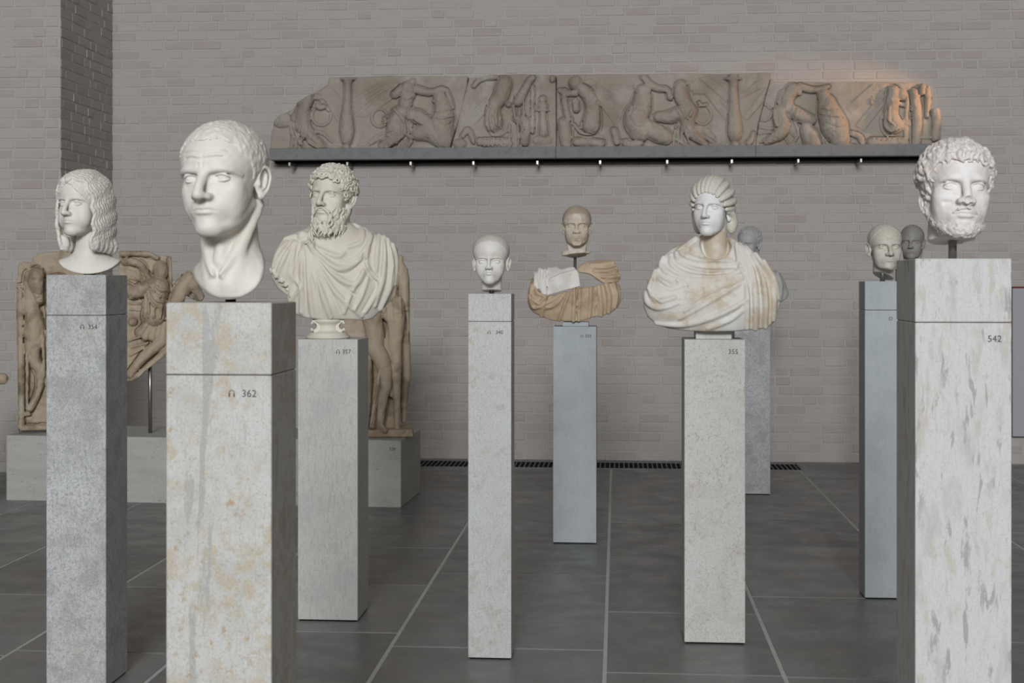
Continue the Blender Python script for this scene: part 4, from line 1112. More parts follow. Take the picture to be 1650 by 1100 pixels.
# ------------------------------------------------------------------ fragmentary bust, 350
K_ochre = marble('ochre_brown_marble', (.50, .375, .255), [((.35, .235, .14), .75, 7, .46, .66), ((.66, .56, .43), .6, 5, .5, .68), ((.26, .16, .10), .45, 18, .6, .74)])
K_patch = marble('white_and_brown_marble', (.74, .71, .66), [((.52, .39, .26), .7, 7, .56, .7)])
K_head350 = marble('weathered_tan_marble', (.55, .47, .38), [((.68, .63, .56), .8, 8, .47, .62), ((.38, .26, .18), .6, 9, .58, .68)])
def make_350():
    root = sculpture('fragmentary_bust', 'tan marble head with broken nose on a rod above brown drapery fragments', 'sculpture', 'f350')
    zc = 7.91; cm = 100*zc/FPX
    M = head_matrix(929.5, 364.5, zc, 1.0, -1, 0, 0)
    f = Field((-9.5, -12.5, -6.5), (9.5, 11.5, 24), .21)
    sculpt_face(f, wid=1.06, jaw=.98, nose=.9, nosew=1.1, brow=1.0, lip=.8, naso=.2, neck=(5.4, 5.9), neckend=(0, 3, -5), earz=0)
    f.ell((.3, -11.6, 8.6), (1.8, 1.3, 2.6), .3, True); f.ell((.6, -10.2, 2.2), (4.2, 2.6, 1.9), .3, True, rot=rotm(0, -25, 8))
    f.tube([(-6.5, 1, -4.2), (0, 0, -5), (6.5, 1, -4.2)], [2.2, 3.0, 1.6], 1.5)
    f.plane((0, 0, -4.4), (.1, -.2, -1), .3)
    f.grain(.12, 1.1, seed=5)
    put(root, 'head', f, K_head350, M)
    h = Field((-9.5, -11, 2), (9.5, 12, 25), .32)
    hair_cap(h, [(0, 18.2), (30, 17.8), (45, 16), (60, 14), (72, 11), (84, 10.5), (94, 13.8), (112, 13), (124, 8), (180, 4)], .26, 1.06, .35)
    h.grain(.1, 1.8, seed=2)
    put(root, 'hair', h, marble('tan_marble_cap', (.45, .37, .29), [((.36, .28, .21), .6, 12, .45, .66)]), M)
    p = at(926, 517.6, zc); MT = Matrix.Translation(p) @ Matrix.Rotation(azimuth(p), 4, 'Z')
    U = lambda x, y: ((840 + x/5 - 926)*cm, (519 - (320 + y/5))*cm)
    def body(h, lo, hi):
        t = Field(lo, hi, h)
        t.ell((0, 1, 12), (27.5, 12, 20), 4); t.tube([(-17, 1, 22), (0, 2, 25), (17, 1, 24)], [9, 8, 9], 3)
        t.ell((-20, -2, 14), (8, 9, 12), 4); t.ell((20, 0, 14), (8, 9, 13), 4)
        return t
    t = body(.36, (-29, -16, -1), (29, 9, 27))
    low = [(52, 840), (70, 890), (100, 922), (165, 955), (250, 987), (370, 992), (450, 990), (510, 985), (560, 962), (640, 950), (720, 925), (775, 880), (802, 825), (800, 760), (790, 695), (740, 680), (675, 690), (612, 708), (570, 716), (480, 725), (380, 762), (300, 780), (205, 792), (120, 735), (90, 640), (60, 740)]
    t.clip2(t.poly2([U(*q) for q in low]), .6)
    def F(p_, r, k=1.0, sub=False, lift=.05): t.ridge([U(*q) for q in p_], r, k, sub, lift)
    for p_, r in [([(430, 735), (425, 860), (420, 985)], 1.1), ([(385, 760), (345, 860), (305, 980)], 1.0), ([(470, 735), (468, 860), (462, 985)], .8), ([(560, 725), (555, 850), (545, 960)], 1.0), ([(620, 715), (635, 830), (640, 945)], 1.1),
                  ([(680, 700), (705, 800), (700, 920)], 1.2), ([(740, 690), (765, 790), (750, 880)], 1.0), ([(350, 770), (270, 860), (195, 880)], 1.3), ([(310, 785), (240, 830), (190, 860)], 1.1), ([(200, 800), (180, 870), (165, 950)], 1.0),
                  ([(90, 700), (80, 800), (150, 850), (195, 800)], 1.1), ([(70, 790), (100, 880), (160, 870)], 1.0), ([(120, 690), (130, 760), (190, 790)], .9)]:
        F(p_, r)
    for p_, r in [([(445, 740), (440, 980)], .55), ([(655, 715), (672, 830), (668, 930)], .7), ([(365, 770), (325, 870), (285, 980)], .5), ([(330, 785), (250, 850), (195, 870)], .5), ([(190, 880), (220, 960)], .5), ([(600, 715), (600, 940)], .4), ([(85, 830), (140, 870), (190, 830)], .5)]:
        F(p_, r, .4, True, .15)
    t.plane((0, 6, 0), (0, 1, 0), .4); put(root, 'torso_fragment', t, K_ochre, MT)
    a = body(.36, (-29, -17, 10), (6, 9, 33))
    pa = [(92, 605), (150, 572), (205, 577), (212, 556), (250, 560), (280, 550), (322, 576), (380, 560), (425, 556), (462, 605), (470, 660), (475, 712), (380, 738), (290, 765), (205, 786), (185, 760), (160, 735), (120, 735)]
    a.ell((-9, -1.5, 21), (9, 10.5, 9), 2)
    a.clip2(a.poly2([U(*q) for q in pa]), .4)
    t = a
    for p_, r in [([(150, 580), (145, 650), (180, 760)], 1.2), ([(190, 585), (185, 680), (200, 770)], 1.0), ([(240, 660), (330, 620), (440, 590)], .7), ([(120, 620), (115, 700)], 1.0)]: F(p_, r)
    for p_, r in [([(168, 585), (165, 670), (190, 765)], .6), ([(205, 590), (210, 780)], .5), ([(230, 690), (340, 650), (400, 620), (400, 660)], .3)]: F(p_, r, .3, True, .1)
    a.plane((0, 6, 0), (0, 1, 0), .4); put(root, 'shoulder_fragment', a, K_patch, MT)
    b = body(.36, (1, -17, 14), (29, 9, 38)); b.tube([(5, 0, 27), (20, 0, 25)], [8, 9.5], 3)
    pb = [(440, 577), (500, 532), (560, 506), (630, 498), (700, 490), (738, 496), (770, 570), (796, 655), (770, 682), (660, 690), (612, 662), (575, 630), (540, 612), (470, 602)]
    b.clip2(b.poly2([U(*q) for q in pb]), .5)
    t = b
    for p_, r in [([(560, 540), (650, 535), (740, 520)], .9), ([(590, 590), (680, 590), (765, 570)], 1.0), ([(620, 640), (700, 640), (785, 630)], .9)]: F(p_, r)
    for p_, r in [([(600, 565), (690, 562), (755, 545)], .45), ([(630, 615), (720, 615), (780, 600)], .45), ([(600, 625), (660, 660), (680, 640)], .6)]: F(p_, r, .3, True, .1)
    b.plane((0, 6, 0), (0, 1, 0), .4); put(root, 'shoulder_fragment', b, K_ochre, MT)
    q = at(926, 440, zc); z1 = at(926, 410, zc).z
    rod(root, (q.x, q.y + .075, PED['f350'][0].z), z1 + .02, .009, M_steel)
    return root
if not ONLY or 'f350' in ONLY: make_350()
# ------------------------------------------------------------------ boy, slim-pedestal man, the two farther heads
K_boy = marble('pale_grey_marble', (.68, .66, .62), [((.58, .50, .42), .55, 9, .48, .66), ((.40, .20, .13), .8, 11, .69, .73)])
def make_boy():
    root = sculpture('marble_portrait', 'small pale marble head of a boy with red-brown stains on the forehead', 'sculpture', 'boy')
    f = Field((-9.5, -12.5, -3.5), (9.5, 11.5, 24), .168)
    sculpt_face(f, wid=1.08, jaw=.74, fat=0, nose=.72, nosew=.88, brow=.3, lip=.9, mouthw=.76, naso=0, eyez=-.9, noseh=-.3, neck=(4.8, 4.9), neckend=(0, 3, -4), cheek=.8, scm=0, earz=-.9, eyer=1.42)
    f.ell((0, .5, 16), (8.4, 9.8, 7.2), 1)
    f.plane((0, 0, -2.4), (0, -.15, -1), .5)
    M = head_matrix(791.5, 418.5, 5.47, .85, -6, 0, 0)
    put(root, 'head', f, K_boy, M)
    h = Field((-10, -11.5, 2), (10, 12, 25), .3)
    h.ell((0, .5, 16), (8.55, 9.95, 7.35), .5)
    T = [(0, 19.6), (25, 19), (42, 17.4), (56, 15), (70, 12.5), (80, 10.5), (94, 12.5), (112, 11.5), (124, 7), (180, 4)]
    skull(h, 1.08, .14); x, y, z = h.xyz((slice(None),)*3)
    h.F = smax(h.F, ((hairline(x, y, T) - z)*.75).astype(np.float32), .3); h.grain(.08, 1.8, seed=2)
    put(root, 'hair', h, marble('rosy_grey_marble', (.58, .53, .49), [((.50, .42, .37), .5, 12, .45, .66)]), M)
    q = M @ Vector((0, .025, -.02)); P = PED['boy'][0]
    rod(root, (q.x, q.y, P.z), q.z, .010, M_steel_dark)
def make_D():
    root = sculpture('marble_portrait', 'ivory marble head of a balding man on the slim pedestal left of pedestal 542', 'sculpture', 'mD')
    f = Field((-9.5, -12.5, -5), (9.5, 11.5, 24), .172)
    sculpt_face(f, wid=1.04, jaw=.92, nose=1.0, nosew=1.15, brow=1.15, lip=.7, mouthw=1.0, naso=.4, neck=(4.9, 5.2), neckend=(0, 3, -5), scm=0)
    f.plane((0, 0, -1.6), (-.35, -.25, -1), .5)
    for z in (15.3, 16.6):
        f.tube([(4.5, -7.2, z), (0, -9.3, z - .1), (-4.5, -7.2, z)], [.06, .12, .06], .5, True)
    M = head_matrix(1425, 398.5, 6.5, .96, 15, 0, 0)
    put(root, 'head', f, K_old, M)
    h = Field((-9.5, -11, 2), (9.5, 12, 25), .3)
    hair_cap(h, [(0, 20.5), (25, 20), (42, 17.6), (56, 16), (70, 13), (80, 10.5), (94, 13.5), (112, 12.5), (124, 8), (180, 4)], .16, 1.04, .3); h.grain(.1, 1.8, seed=2)
    put(root, 'hair', h, K_old, M)
    P = PED['mD'][0]; q = at(1422, 446, 6.5)
    rod(root, (q.x, q.y, P.z), q.z + .05, .012, M_steel)
def make_far():
    root = sculpture('marble_portrait', 'dull grey-brown head of a frowning man, half hidden behind the bearded white head', 'sculpture', 'm_far')
    f = Field((-9.5, -12.5, -6), (9.5, 11.5, 24), .24)
    sculpt_face(f, wid=1.0, jaw=.95, nose=1.0, brow=1.3, lip=.7, naso=.4, neckend=(0, 3, -6))
    for z in (15.3, 16.4, 17.4):
        f.tube([(4.5, -7.2, z), (0, -9.3, z - .1), (-4.5, -7.2, z)], [.06, .14, .06], .5, True)
    f.ell((0, 3, -7), (10, 5.5, 4), 2)
    M = head_matrix(1470, 390.5, 8.9, .96, -6, 0, 0)
    put(root, 'head', f, K_dull, M)
    h = Field((-9.5, -11, 2), (9.5, 12, 25), .3)
    hair_cap(h, SHORT, .3, 1.0, .3); h.grain(.12, 1.8, seed=2)
    put(root, 'hair', h, K_dull, M)
    q = M @ Vector((0, .03, -.06)); P = PED['m_far'][0]
    rod(root, (q.x, q.y, P.z), q.z, .012, M_steel)
def make_rear():
    root = sculpture('portrait_bust', 'grey marble bust of a short-haired man behind the shoulder of the draped woman', 'sculpture', 'b_rear')
    zc = 9.72; cm = 100*zc/FPX
    M = head_matrix(1208.5, 392, zc, .98, -30, 6, 3)
    f = Field((-9.5, -12.5, -8), (9.5, 11.5, 24), .25)
    sculpt_face(f, wid=1.0, neckend=(0, 3.2, -8)); put(root, 'head', f, K_grey, M)
    h = Field((-10.5, -12, 2), (10.5, 13, 26), .25)
    T = SHORT; hair_cap(h, T, .35, 1.0, .4)
    locks(h, scatter(130, 1.0, T, 6, margin=.5), 3.4, .6, 1.2, 5, lift=.4)
    put(root, 'hair', h, K_grey, M)
    U = lambda u, v: ((u - 1212)*cm, (505 - v)*cm)
    t = Field((-28, -13, -2), (28, 10, 40), .4)
    t.tube([(-14, 0, 22), (0, 1, 27), (15, 0, 22)], [8, 7, 8], 2); t.ell((0, 0, 12), (26, 11, 17), 4); t.tube([(0, 2, 36), (0, 2, 26)], [5.2, 6], 3)
    t.clip2(t.poly2([U(*q) for q in [(1202, 415), (1192, 428), (1170, 437), (1160, 455), (1154, 473), (1160, 485), (1185, 498), (1212, 503), (1240, 496), (1255, 488), (1266, 481), (1270, 473), (1264, 454), (1255, 438), (1242, 434), (1228, 426), (1222, 415)]]), .6)
    for p in ([(1252, 440), (1258, 460), (1256, 482)], [(1242, 438), (1240, 460), (1228, 490)], [(1190, 440), (1215, 465), (1250, 460)], [(1180, 450), (1210, 480), (1240, 485)]): t.ridge([U(*q) for q in p], 1.1, 1.0)
    t.plane((0, 5, 0), (0, 1, 0), .4)
    p = at(1212, 505, zc); put(root, 'drapery', t, K_grey, Matrix.Translation(p) @ Matrix.Rotation(azimuth(p), 4, 'Z'))
    P = PED['b_rear'][0]
    so = lathe_mesh('socle', [(0, 0), (.085, 0), (.085, .012), (.06, .02), (.055, p.z - P.z), (.07, p.z - P.z + .02), (0, p.z - P.z + .02)], 32); so.materials.append(K_grey)
    link('socle', so, None, root, (p.x - P.x, p.y - P.y, 0))
if not ONLY or 'small' in ONLY:
    make_boy(); make_D(); make_far(); make_rear()
# ------------------------------------------------------------------ carved reliefs
class Relief:
    """a carved slab: outline and figures are laid out over the slab face, depth is modelled"""
    ys = .95; cr = 1.
    def __init__(s, outline, to_xz, thick, out, h):
        P = [to_xz(*q) for q in outline]; s.U = to_xz
        a = np.array(P); lo, hi = a.min(0) - 1.5, a.max(0) + 1.5
        s.f = Field((lo[0], -out, lo[1]), (hi[0], thick, hi[1]), h); s.k = abs(to_xz(101, 0)[0] - to_xz(100, 0)[0])
        s.f.F[:] = np.maximum(0 - s.f.ax[1][None, :, None], -3)*np.ones_like(s.f.F)
        s.o = s.f.poly2(P)
    def limb(s, pts, r, out=.35, k=.5, sub=False, n=5):
        r = np.array([r]*len(pts) if np.isscalar(r) else r, float)*s.k
        if np.isscalar(out): out = [out]*len(pts)
        c = [-(min(q*(.8 + o*.6), 2.6 + q*(.35 + .5*o)) - q) for q, o in zip(r, out)]
        if min(r) > .8 and not sub and n != 2: s.trench([s.U(x, y) for x, y in pts], r)
        s.f.tube([(*s.U(x, y)[:1], cy, s.U(x, y)[1]) for (x, y), cy in zip(pts, c)], r, k, sub, n=n)
    def trench(s, P, r):
        """sink the ground a little around a raised form"""
        Q = spline(np.column_stack([P, r]), 4) if len(P) > 2 else np.column_stack([P, r])
        m = r.max() + 2
        lo, hi = Q[:, :2].min(0) - m, Q[:, :2].max(0) + m
        S = s.f.sl((lo[0], -1.2, lo[1]), (hi[0], 2.6, hi[1])); x, y, z = s.f.xyz(S); d = np.full((x.shape[0], 1, z.shape[2]), 9., np.float32)
        for a, b in zip(Q[:-1], Q[1:]):
            e = b[:2] - a[:2]; t = np.clip(((x - a[0])*e[0] + (z - a[1])*e[1])/(e @ e + 1e-9), 0, 1)
            d = np.minimum(d, np.sqrt((x - a[0] - t*e[0])**2 + (z - a[1] - t*e[1])**2) - (a[2] + t*(b[2] - a[2])))
        c = np.maximum(d - .8, np.abs(y - .4) - 1.3)
        s.f.F[S] = smax(s.f.F[S], -c.astype(np.float32), .9)
    def blob(s, x, y, rx, ry, d=.6, k=.5, rot=0, sub=False):
        X, Z = s.U(x, y); rx, rz = rx*s.k, ry*s.k
        s.f.ell((X, 0, Z), (rx, min(rx, rz)*d + .4, rz), k, sub, rot=rotm(roll=rot) if rot else None)
    def feathers(s, a, b, c, d, n, r=9):
        """n quills fanning between line a-b and line c-d"""
        for t in np.linspace(0, 1, n):
            p = (a[0] + (c[0] - a[0])*t, a[1] + (c[1] - a[1])*t); q = (b[0] + (d[0] - b[0])*t, b[1] + (d[1] - b[1])*t)
            m = ((p[0] + q[0])/2 + 4, (p[1] + q[1])/2 - 6)
            s.f.ridge([s.U(*v) for v in (p, m, q)], [r*s.k, r*s.k, r*s.k*.6], .12, False, .1)
    def folds(s, lines, r=9, out=.6, k=.35):
        for L in lines:
            s.f.ridge([s.U(*q) for q in L], [r*s.k*.85] + [r*s.k*1.15]*(len(L) - 2) + [r*s.k*.7], .25, False, .35)
            s.f.ridge([s.U(q[0] + r*1.5, q[1] + 3) for q in L], r*s.k*.5, .3, True, .2)
    def muscle(s, lines, r=5):
        for L in lines: s.f.ridge([s.U(*q) for q in L], r*s.k, .8, True, .1)
    def scroll(s, x, y, R, r=11, a0=0, a1=330):
        s.limb([(x + R*math.cos(math.radians(a))*(1 - .12*i/12), y + R*math.sin(math.radians(a))) for i, a in enumerate(np.linspace(a0, a1, 13))], r, .9, .1, n=2)
    def bumps(s, x0, y0, x1, y1, rows, cols, r, sk=0):
        for i in range(rows):
            for j in range(cols):
                s.blob(x0 + (x1 - x0)*(j + .5*(i % 2))/cols + sk*i, y0 + (y1 - y0)*i/max(rows - 1, 1), r, r*1.2, .6, .08)
    def done(s, name, wear=.16):
        s.f.crease(.3*s.cr, .2, seed=2); s.f.crease(.2*s.cr, .4, seed=6); s.f.clip2(s.o, .5); s.f.grain(wear, .35, seed=3); s.f.grain(wear*.35, 1.3, seed=5)
        me = s.f.mesh(name, True)
        co = np.empty(len(me.vertices)*3, np.float32); me.vertices.foreach_get('co', co)
        co = co.reshape(-1, 3); co[:, 1] *= np.where(co[:, 1] < 0, s.ys, 1); me.vertices.foreach_set('co', co.ravel()); me.update()
        return me
K_frieze = marble('weathered_frieze_marble', (.37, .325, .275), [((.265, .222, .178), .7, 2.6, .45, .64), ((.50, .46, .415), .5, 4, .5, .68), ((.24, .195, .155), .45, 12, .6, .74)], .7)
YF = YW - .16
ORI = on_plane(420, 241, YF)
def fz(sx, sc_):
    def U(x, y):
        p = on_plane(sx + x/sc_, 100 + y/sc_, YF); return ((p.x - ORI.x)*100, (p.z - ORI.z)*100)
    return U
def candelabrum(r, pts):
    r.limb([(p[0], p[1]) for p in pts], [p[2] for p in pts], .3, .2, n=4)
def put_slab(R, label):
    me = R.done('relief_slab'); me.materials.append(K_frieze)
    o = link('relief_slab', me, None, None, (ORI.x, YF, ORI.z))
    tag(o, label, 'relief', 'slabs of the carved frieze on the wall shelf')
def make_frieze():
    H = .52
    # --- first slab
    r = Relief([(65, 606), (75, 500), (95, 420), (130, 380), (220, 330), (260, 285), (340, 240), (400, 200), (470, 155), (475, 110), (560, 108), (700, 105), (900, 95), (1100, 98), (1450, 100), (1440, 180), (1400, 350), (1360, 480), (1325, 606)], fz(420, 4.342), 15, 14, H)
    r.blob(150, 405, 75, 55, .5); r.limb([(330, 260), (300, 340), (240, 390)], [45, 42, 26]); r.limb([(300, 350), (300, 450), (350, 520), (430, 590)], [55, 55, 42, 24]); r.blob(300, 270, 55, 48, .7)
    r.folds([[(235, 400), (225, 500), (215, 605)], [(265, 430), (260, 520), (300, 600)], [(210, 440), (240, 540), (250, 605)], [(340, 560), (420, 600), (480, 590)], [(360, 480), (440, 500), (500, 560)], [(320, 520), (280, 560), (330, 605)]], 14)
    r.scroll(425, 375, 68); r.limb([(395, 290), (410, 320), (440, 315)], 16); r.feathers((420, 215), (545, 420), (470, 170), (590, 300), 6); r.bumps(360, 215, 440, 250, 2, 5, 11); r.blob(520, 598, 45, 14, .8)
    r.blob(612, 120, 58, 16, 2.2, .3); candelabrum(r, [(612, 125, 34), (610, 150, 27), (609, 200, 24), (608, 300, 27), (606, 400, 42), (604, 490, 52), (602, 545, 40), (601, 570, 18), (600, 604, 26)])
    r.feathers((960, 160), (680, 380), (1000, 200), (730, 385), 4); r.feathers((860, 130), (650, 250), (930, 150), (660, 350), 4, 7); r.bumps(880, 150, 980, 190, 3, 5, 12, -10); r.scroll(835, 390, 62); r.limb([(865, 395), (880, 415), (865, 420)], 9)
    r.limb([(1035, 190), (1020, 260), (1010, 330), (975, 370)], [52, 50, 44, 52], .5); r.blob(1015, 225, 22, 22, 1.6); r.blob(1065, 235, 24, 24, 1.6); r.limb([(1060, 180), (1062, 140)], [24, 18]); r.limb([(990, 190), (940, 230)], [32, 26])
    r.limb([(1095, 195), (1150, 210), (1210, 212), (1260, 190), (1300, 200)], [30, 26, 22, 18, 14], .6); r.limb([(970, 370), (950, 450), (940, 520), (850, 590)], [60, 65, 55, 22], .5); r.limb([(1040, 360), (1110, 390), (1175, 425)], [45, 52, 40], .5)
    r.folds([[(1040, 330), (1030, 440), (1000, 600)], [(1060, 350), (1050, 470), (1040, 600)], [(940, 330), (1000, 400), (1010, 500), (960, 600)], [(760, 560), (840, 510), (920, 490)], [(740, 590), (830, 540), (900, 520)], [(1010, 500), (1060, 540), (1020, 605)], [(880, 600), (950, 560), (1000, 520)], [(1080, 400), (1130, 430), (1180, 440)]], 13)
    r.blob(720, 598, 60, 13, .9); r.blob(1255, 255, 48, 55, .9, rot=-20); r.blob(1215, 275, 16, 14, 1.6); r.limb([(1275, 300), (1280, 380), (1260, 450), (1290, 540)], [60, 75, 88, 80], .35); r.limb([(1100, 500), (1180, 480), (1240, 520)], [50, 80, 70], .2); r.limb([(1300, 200), (1325, 260), (1345, 320)], [12, 16, 10])
    r.folds([[(1215, 340), (1270, 350), (1330, 340)], [(1215, 390), (1280, 400), (1350, 380)]], 8)
    r.muscle([[(1035, 200), (1025, 260), (1010, 340)], [(985, 260), (1020, 275), (1060, 265)], [(960, 420), (930, 520), (880, 570)], [(1230, 420), (1300, 450), (1340, 430)], [(1200, 430), (1190, 500), (1230, 570)], [(280, 420), (310, 500), (380, 570)]])
    put_slab(r, 'broken left end slab of the carved frieze, sloping corner and a tall vase')
    # --- second slab
    r = Relief([(28, 606), (62, 480), (112, 280), (156, 112), (240, 106), (300, 90), (420, 86), (550, 84), (762, 90), (766, 606)], fz(720, 4.342), 15, 14, H)
    r.blob(90, 570, 50, 35, .8); r.limb([(110, 520), (150, 480), (190, 560)], [16, 20, 16])
    r.feathers((330, 220), (110, 450), (360, 250), (190, 440), 6); r.feathers((250, 140), (130, 300), (320, 190), (130, 390), 5, 8); r.bumps(250, 190, 350, 240, 3, 5, 13, -12); r.limb([(190, 170), (240, 120), (330, 105), (420, 130)], [14, 18, 20, 14])
    r.limb([(400, 160), (380, 240), (330, 320), (330, 430)], [60, 55, 50, 62], .3); r.blob(435, 300, 24, 20, 1.5); r.folds([[(290, 330), (285, 430), (320, 510), (400, 500), (440, 450)], [(310, 350), (310, 430), (340, 490), (400, 470)], [(350, 340), (350, 430), (380, 460)]], 11)
    r.limb([(230, 560), (330, 565), (430, 570)], [26, 34, 36]); r.folds([[(240 + 30*i, 535), (232 + 30*i, 590)] for i in range(6)], 9); r.limb([(490, 400), (545, 430), (545, 560)], [28, 42, 32], .5)
    r.folds([[(440, 440), (440, 600)], [(470, 420), (465, 600)], [(500, 410), (500, 590)], [(525, 450), (520, 590)], [(480, 230), (470, 320), (480, 400)], [(510, 220), (510, 320), (500, 400)], [(540, 250), (540, 380)]], 12)
    r.limb([(500, 280), (540, 210), (570, 150), (600, 112)], [32, 28, 24, 20], .5); r.blob(740, 120, 24, 28, 1.); r.limb([(600, 180), (600, 490)], [12, 12]); r.bumps(592, 200, 612, 480, 11, 2, 11)
    candelabrum(r, [(670, 252, 12), (670, 268, 26), (672, 290, 14), (672, 315, 34), (672, 330, 20), (672, 352, 24), (674, 380, 22), (676, 440, 30), (678, 500, 34)]); r.blob(672, 341, 50, 10, 2.5, .2); r.blob(668, 548, 70, 38, .5); r.blob(668, 590, 80, 14, .6)
    put_slab(r, 'second frieze slab, a kneeling winged figure before a small incense burner')
    # --- third slab
    W = fz(1000, 6.11); Z2 = lambda x, y: ((720 + x/4.342 - 1000)*6.11, y/4.342*6.11)
    out = [Z2(768, 606), Z2(767, 90), Z2(960, 86), (40, 118), (200, 118), (640, 110), (960, 118), (1220, 112), (1440, 104), (1485, 112), (1412, 400), (1352, 620), (1326, 856)]
    r = Relief(out, W, 15, 14, H)
    q = 6.11/4.342
    def l2(pts, rs, o=.35, k=.5): r.limb([Z2(*p) for p in pts], [v*q for v in rs], o, k)
    r.blob(*Z2(900, 150), 52*q, 52*q, .9); r.blob(*Z2(1000, 145), 45*q, 30*q, .4); l2([(950, 200), (1000, 250), (1020, 340), (1010, 440)], [45, 50, 55, 72]); l2([(820, 210), (830, 300), (850, 400)], [26, 24, 26]); l2([(790, 200), (840, 220), (900, 220)], [16, 20, 24]); l2([(900, 280), (905, 330)], [30, 26], .8)
    for L in ([(1050, 250), (1070, 400), (1040, 490), (950, 500), (890, 440)], [(1030, 270), (1045, 400), (1010, 460), (940, 460)], [(1000, 300), (1010, 400), (960, 430)], [(790, 420), (800, 580)], [(830, 400), (835, 585)], [(870, 400), (872, 585)], [(900, 560), (990, 570), (1080, 560)]): l2(L, [10]*len(L), .7, .2)
    l2([(820, 440), (830, 520), (835, 580)], [48, 48, 40], .2); l2([(910, 560), (1000, 565), (1080, 570)], [30, 34, 28], .5); l2([(1170, 480), (1190, 560)], [22, 26])
    r.feathers(Z2(1030, 240), Z2(1180, 440), Z2(1090, 250), Z2(1210, 400), 4, 12); r.feathers(Z2(1040, 150), Z2(1200, 260), Z2(1060, 220), Z2(1210, 350), 4, 11); r.bumps(*Z2(1020, 210), *Z2(1090, 260), 3, 4, 15, 12)
    r.blob(220, 290, 85, 75, .9); r.bumps(140, 250, 300, 370, 4, 7, 20); r.limb([(215, 360), (190, 470), (150, 570), (190, 690)], [95, 115, 135, 110], .3); r.limb([(250, 640), (360, 700), (440, 740)], [90, 100, 80], .25); r.limb([(50, 800), (120, 815), (190, 800)], [40, 42, 34], .6)
    r.folds([[(100, 430), (200, 420), (300, 440)], [(80, 480), (190, 475), (300, 490)]], 9)
    r.limb([(225, 150), (290, 225), (370, 262), (440, 268)], [30, 34, 34, 30], .5); r.limb([(470, 290), (490, 345)], [28, 34], .8); r.limb([(590, 240), (590, 320), (640, 420), (700, 480)], [60, 72, 62, 50], .55); r.blob(560, 330, 30, 30, 1.5)
    r.limb([(620, 480), (500, 540), (370, 545)], [62, 68, 46], .45); r.limb([(680, 500), (660, 610), (690, 690), (830, 810)], [66, 74, 58, 30], .5)
    r.folds([[(540, 640), (520, 840)], [(570, 630), (565, 840)], [(600, 640), (610, 830)], [(640, 710), (690, 830)], [(700, 660), (820, 690), (940, 770)], [(720, 690), (820, 730), (900, 790)], [(560, 480), (600, 560), (540, 650)], [(600, 470), (650, 560), (700, 500)], [(540, 760), (620, 800), (680, 845)], [(740, 640), (860, 680), (930, 740)]], 17)
    r.bumps(660, 205, 800, 300, 4, 5, 19, 18); r.feathers((820, 300), (1040, 580), (900, 300), (1070, 520), 5, 13); r.feathers((780, 160), (1040, 390), (860, 150), (1070, 330), 5, 12); r.scroll(805, 520, 92, 15, -110, 160); r.limb([(770, 400), (800, 430), (840, 420)], 13); r.blob(960, 835, 80, 18, .8)
    candelabrum(r, [(1105, 112, 16), (1105, 140, 40), (1107, 180, 48), (1110, 240, 36), (1112, 380, 42), (1115, 520, 56), (1120, 660, 74), (1122, 730, 60), (1122, 775, 30), (1122, 815, 40), (1122, 840, 44)]); r.blob(1105, 165, 94, 22, 2.2, .3); r.blob(1122, 845, 85, 16, 2., .3)
    r.feathers((1400, 170), (1170, 330), (1400, 240), (1180, 360), 4, 11); r.feathers((1430, 270), (1210, 540), (1400, 380), (1240, 570), 4, 13); r.limb([(1260, 800), (1290, 760), (1310, 700)], [30, 26, 16])
    r.muscle([[(590, 280), (610, 380), (660, 450)], [(90, 560), (150, 640), (260, 650)], [(120, 420), (100, 520)], [(300, 520), (320, 620), (400, 660)], [(640, 560), (640, 660), (740, 760)]], 8)
    put_slab(r, 'third and longest frieze slab, a bull and winged figure beside a tall candelabrum')
    # --- fourth slab
    r = Relief([(82, 684), (112, 470), (152, 320), (206, 125), (222, 150), (430, 150), (640, 158), (1000, 152), (1380, 162), (1445, 190), (1468, 270), (1460, 365), (1510, 362), (1538, 400), (1538, 600), (1470, 625), (1460, 684)], fz(1200, 4.853), 15, 14, H)
    r.scroll(150, 395, 62, 12); r.limb([(370, 220), (330, 290), (330, 370)], [55, 54, 50], .5); r.blob(375, 250, 26, 24, 1.6); r.blob(425, 245, 26, 24, 1.6); r.limb([(430, 195), (500, 215), (570, 218), (650, 192)], [32, 28, 24, 16], .6); r.limb([(300, 250), (270, 320)], [30, 24])
    r.limb([(280, 390), (285, 480), (270, 560), (170, 625)], [60, 64, 52, 24], .5); r.limb([(380, 390), (450, 430), (525, 455)], [50, 54, 40], .5); r.folds([[(380, 340), (350, 450), (340, 560)], [(410, 370), (390, 460), (420, 560), (370, 670)], [(350, 540), (400, 600), (330, 665)], [(320, 600), (360, 650), (420, 640)], [(110, 510), (200, 520), (260, 500)], [(110, 560), (200, 550)], [(230, 350), (230, 440), (245, 500)], [(120, 630), (180, 610)]], 12)
    r.limb([(480, 520), (520, 590), (540, 660)], [50, 80, 70], .2); r.blob(615, 265, 55, 58, .9); r.blob(585, 275, 16, 16, 1.6); r.limb([(640, 320), (660, 400), (700, 500), (740, 600)], [70, 92, 110, 84], .35); r.folds([[(590, 360), (660, 380), (740, 380)], [(590, 410), (680, 430), (770, 440)]], 8); r.limb([(640, 655), (750, 662), (860, 665)], [20, 26, 22], .6)
    r.limb([(840, 560), (900, 590), (930, 670)], [22, 26, 20]); r.feathers((1000, 180), (800, 360), (1040, 210), (830, 400), 4, 10); r.feathers((1060, 280), (870, 500), (1080, 330), (930, 530), 5, 11); r.bumps(1010, 190, 1110, 320, 6, 5, 14, -6)
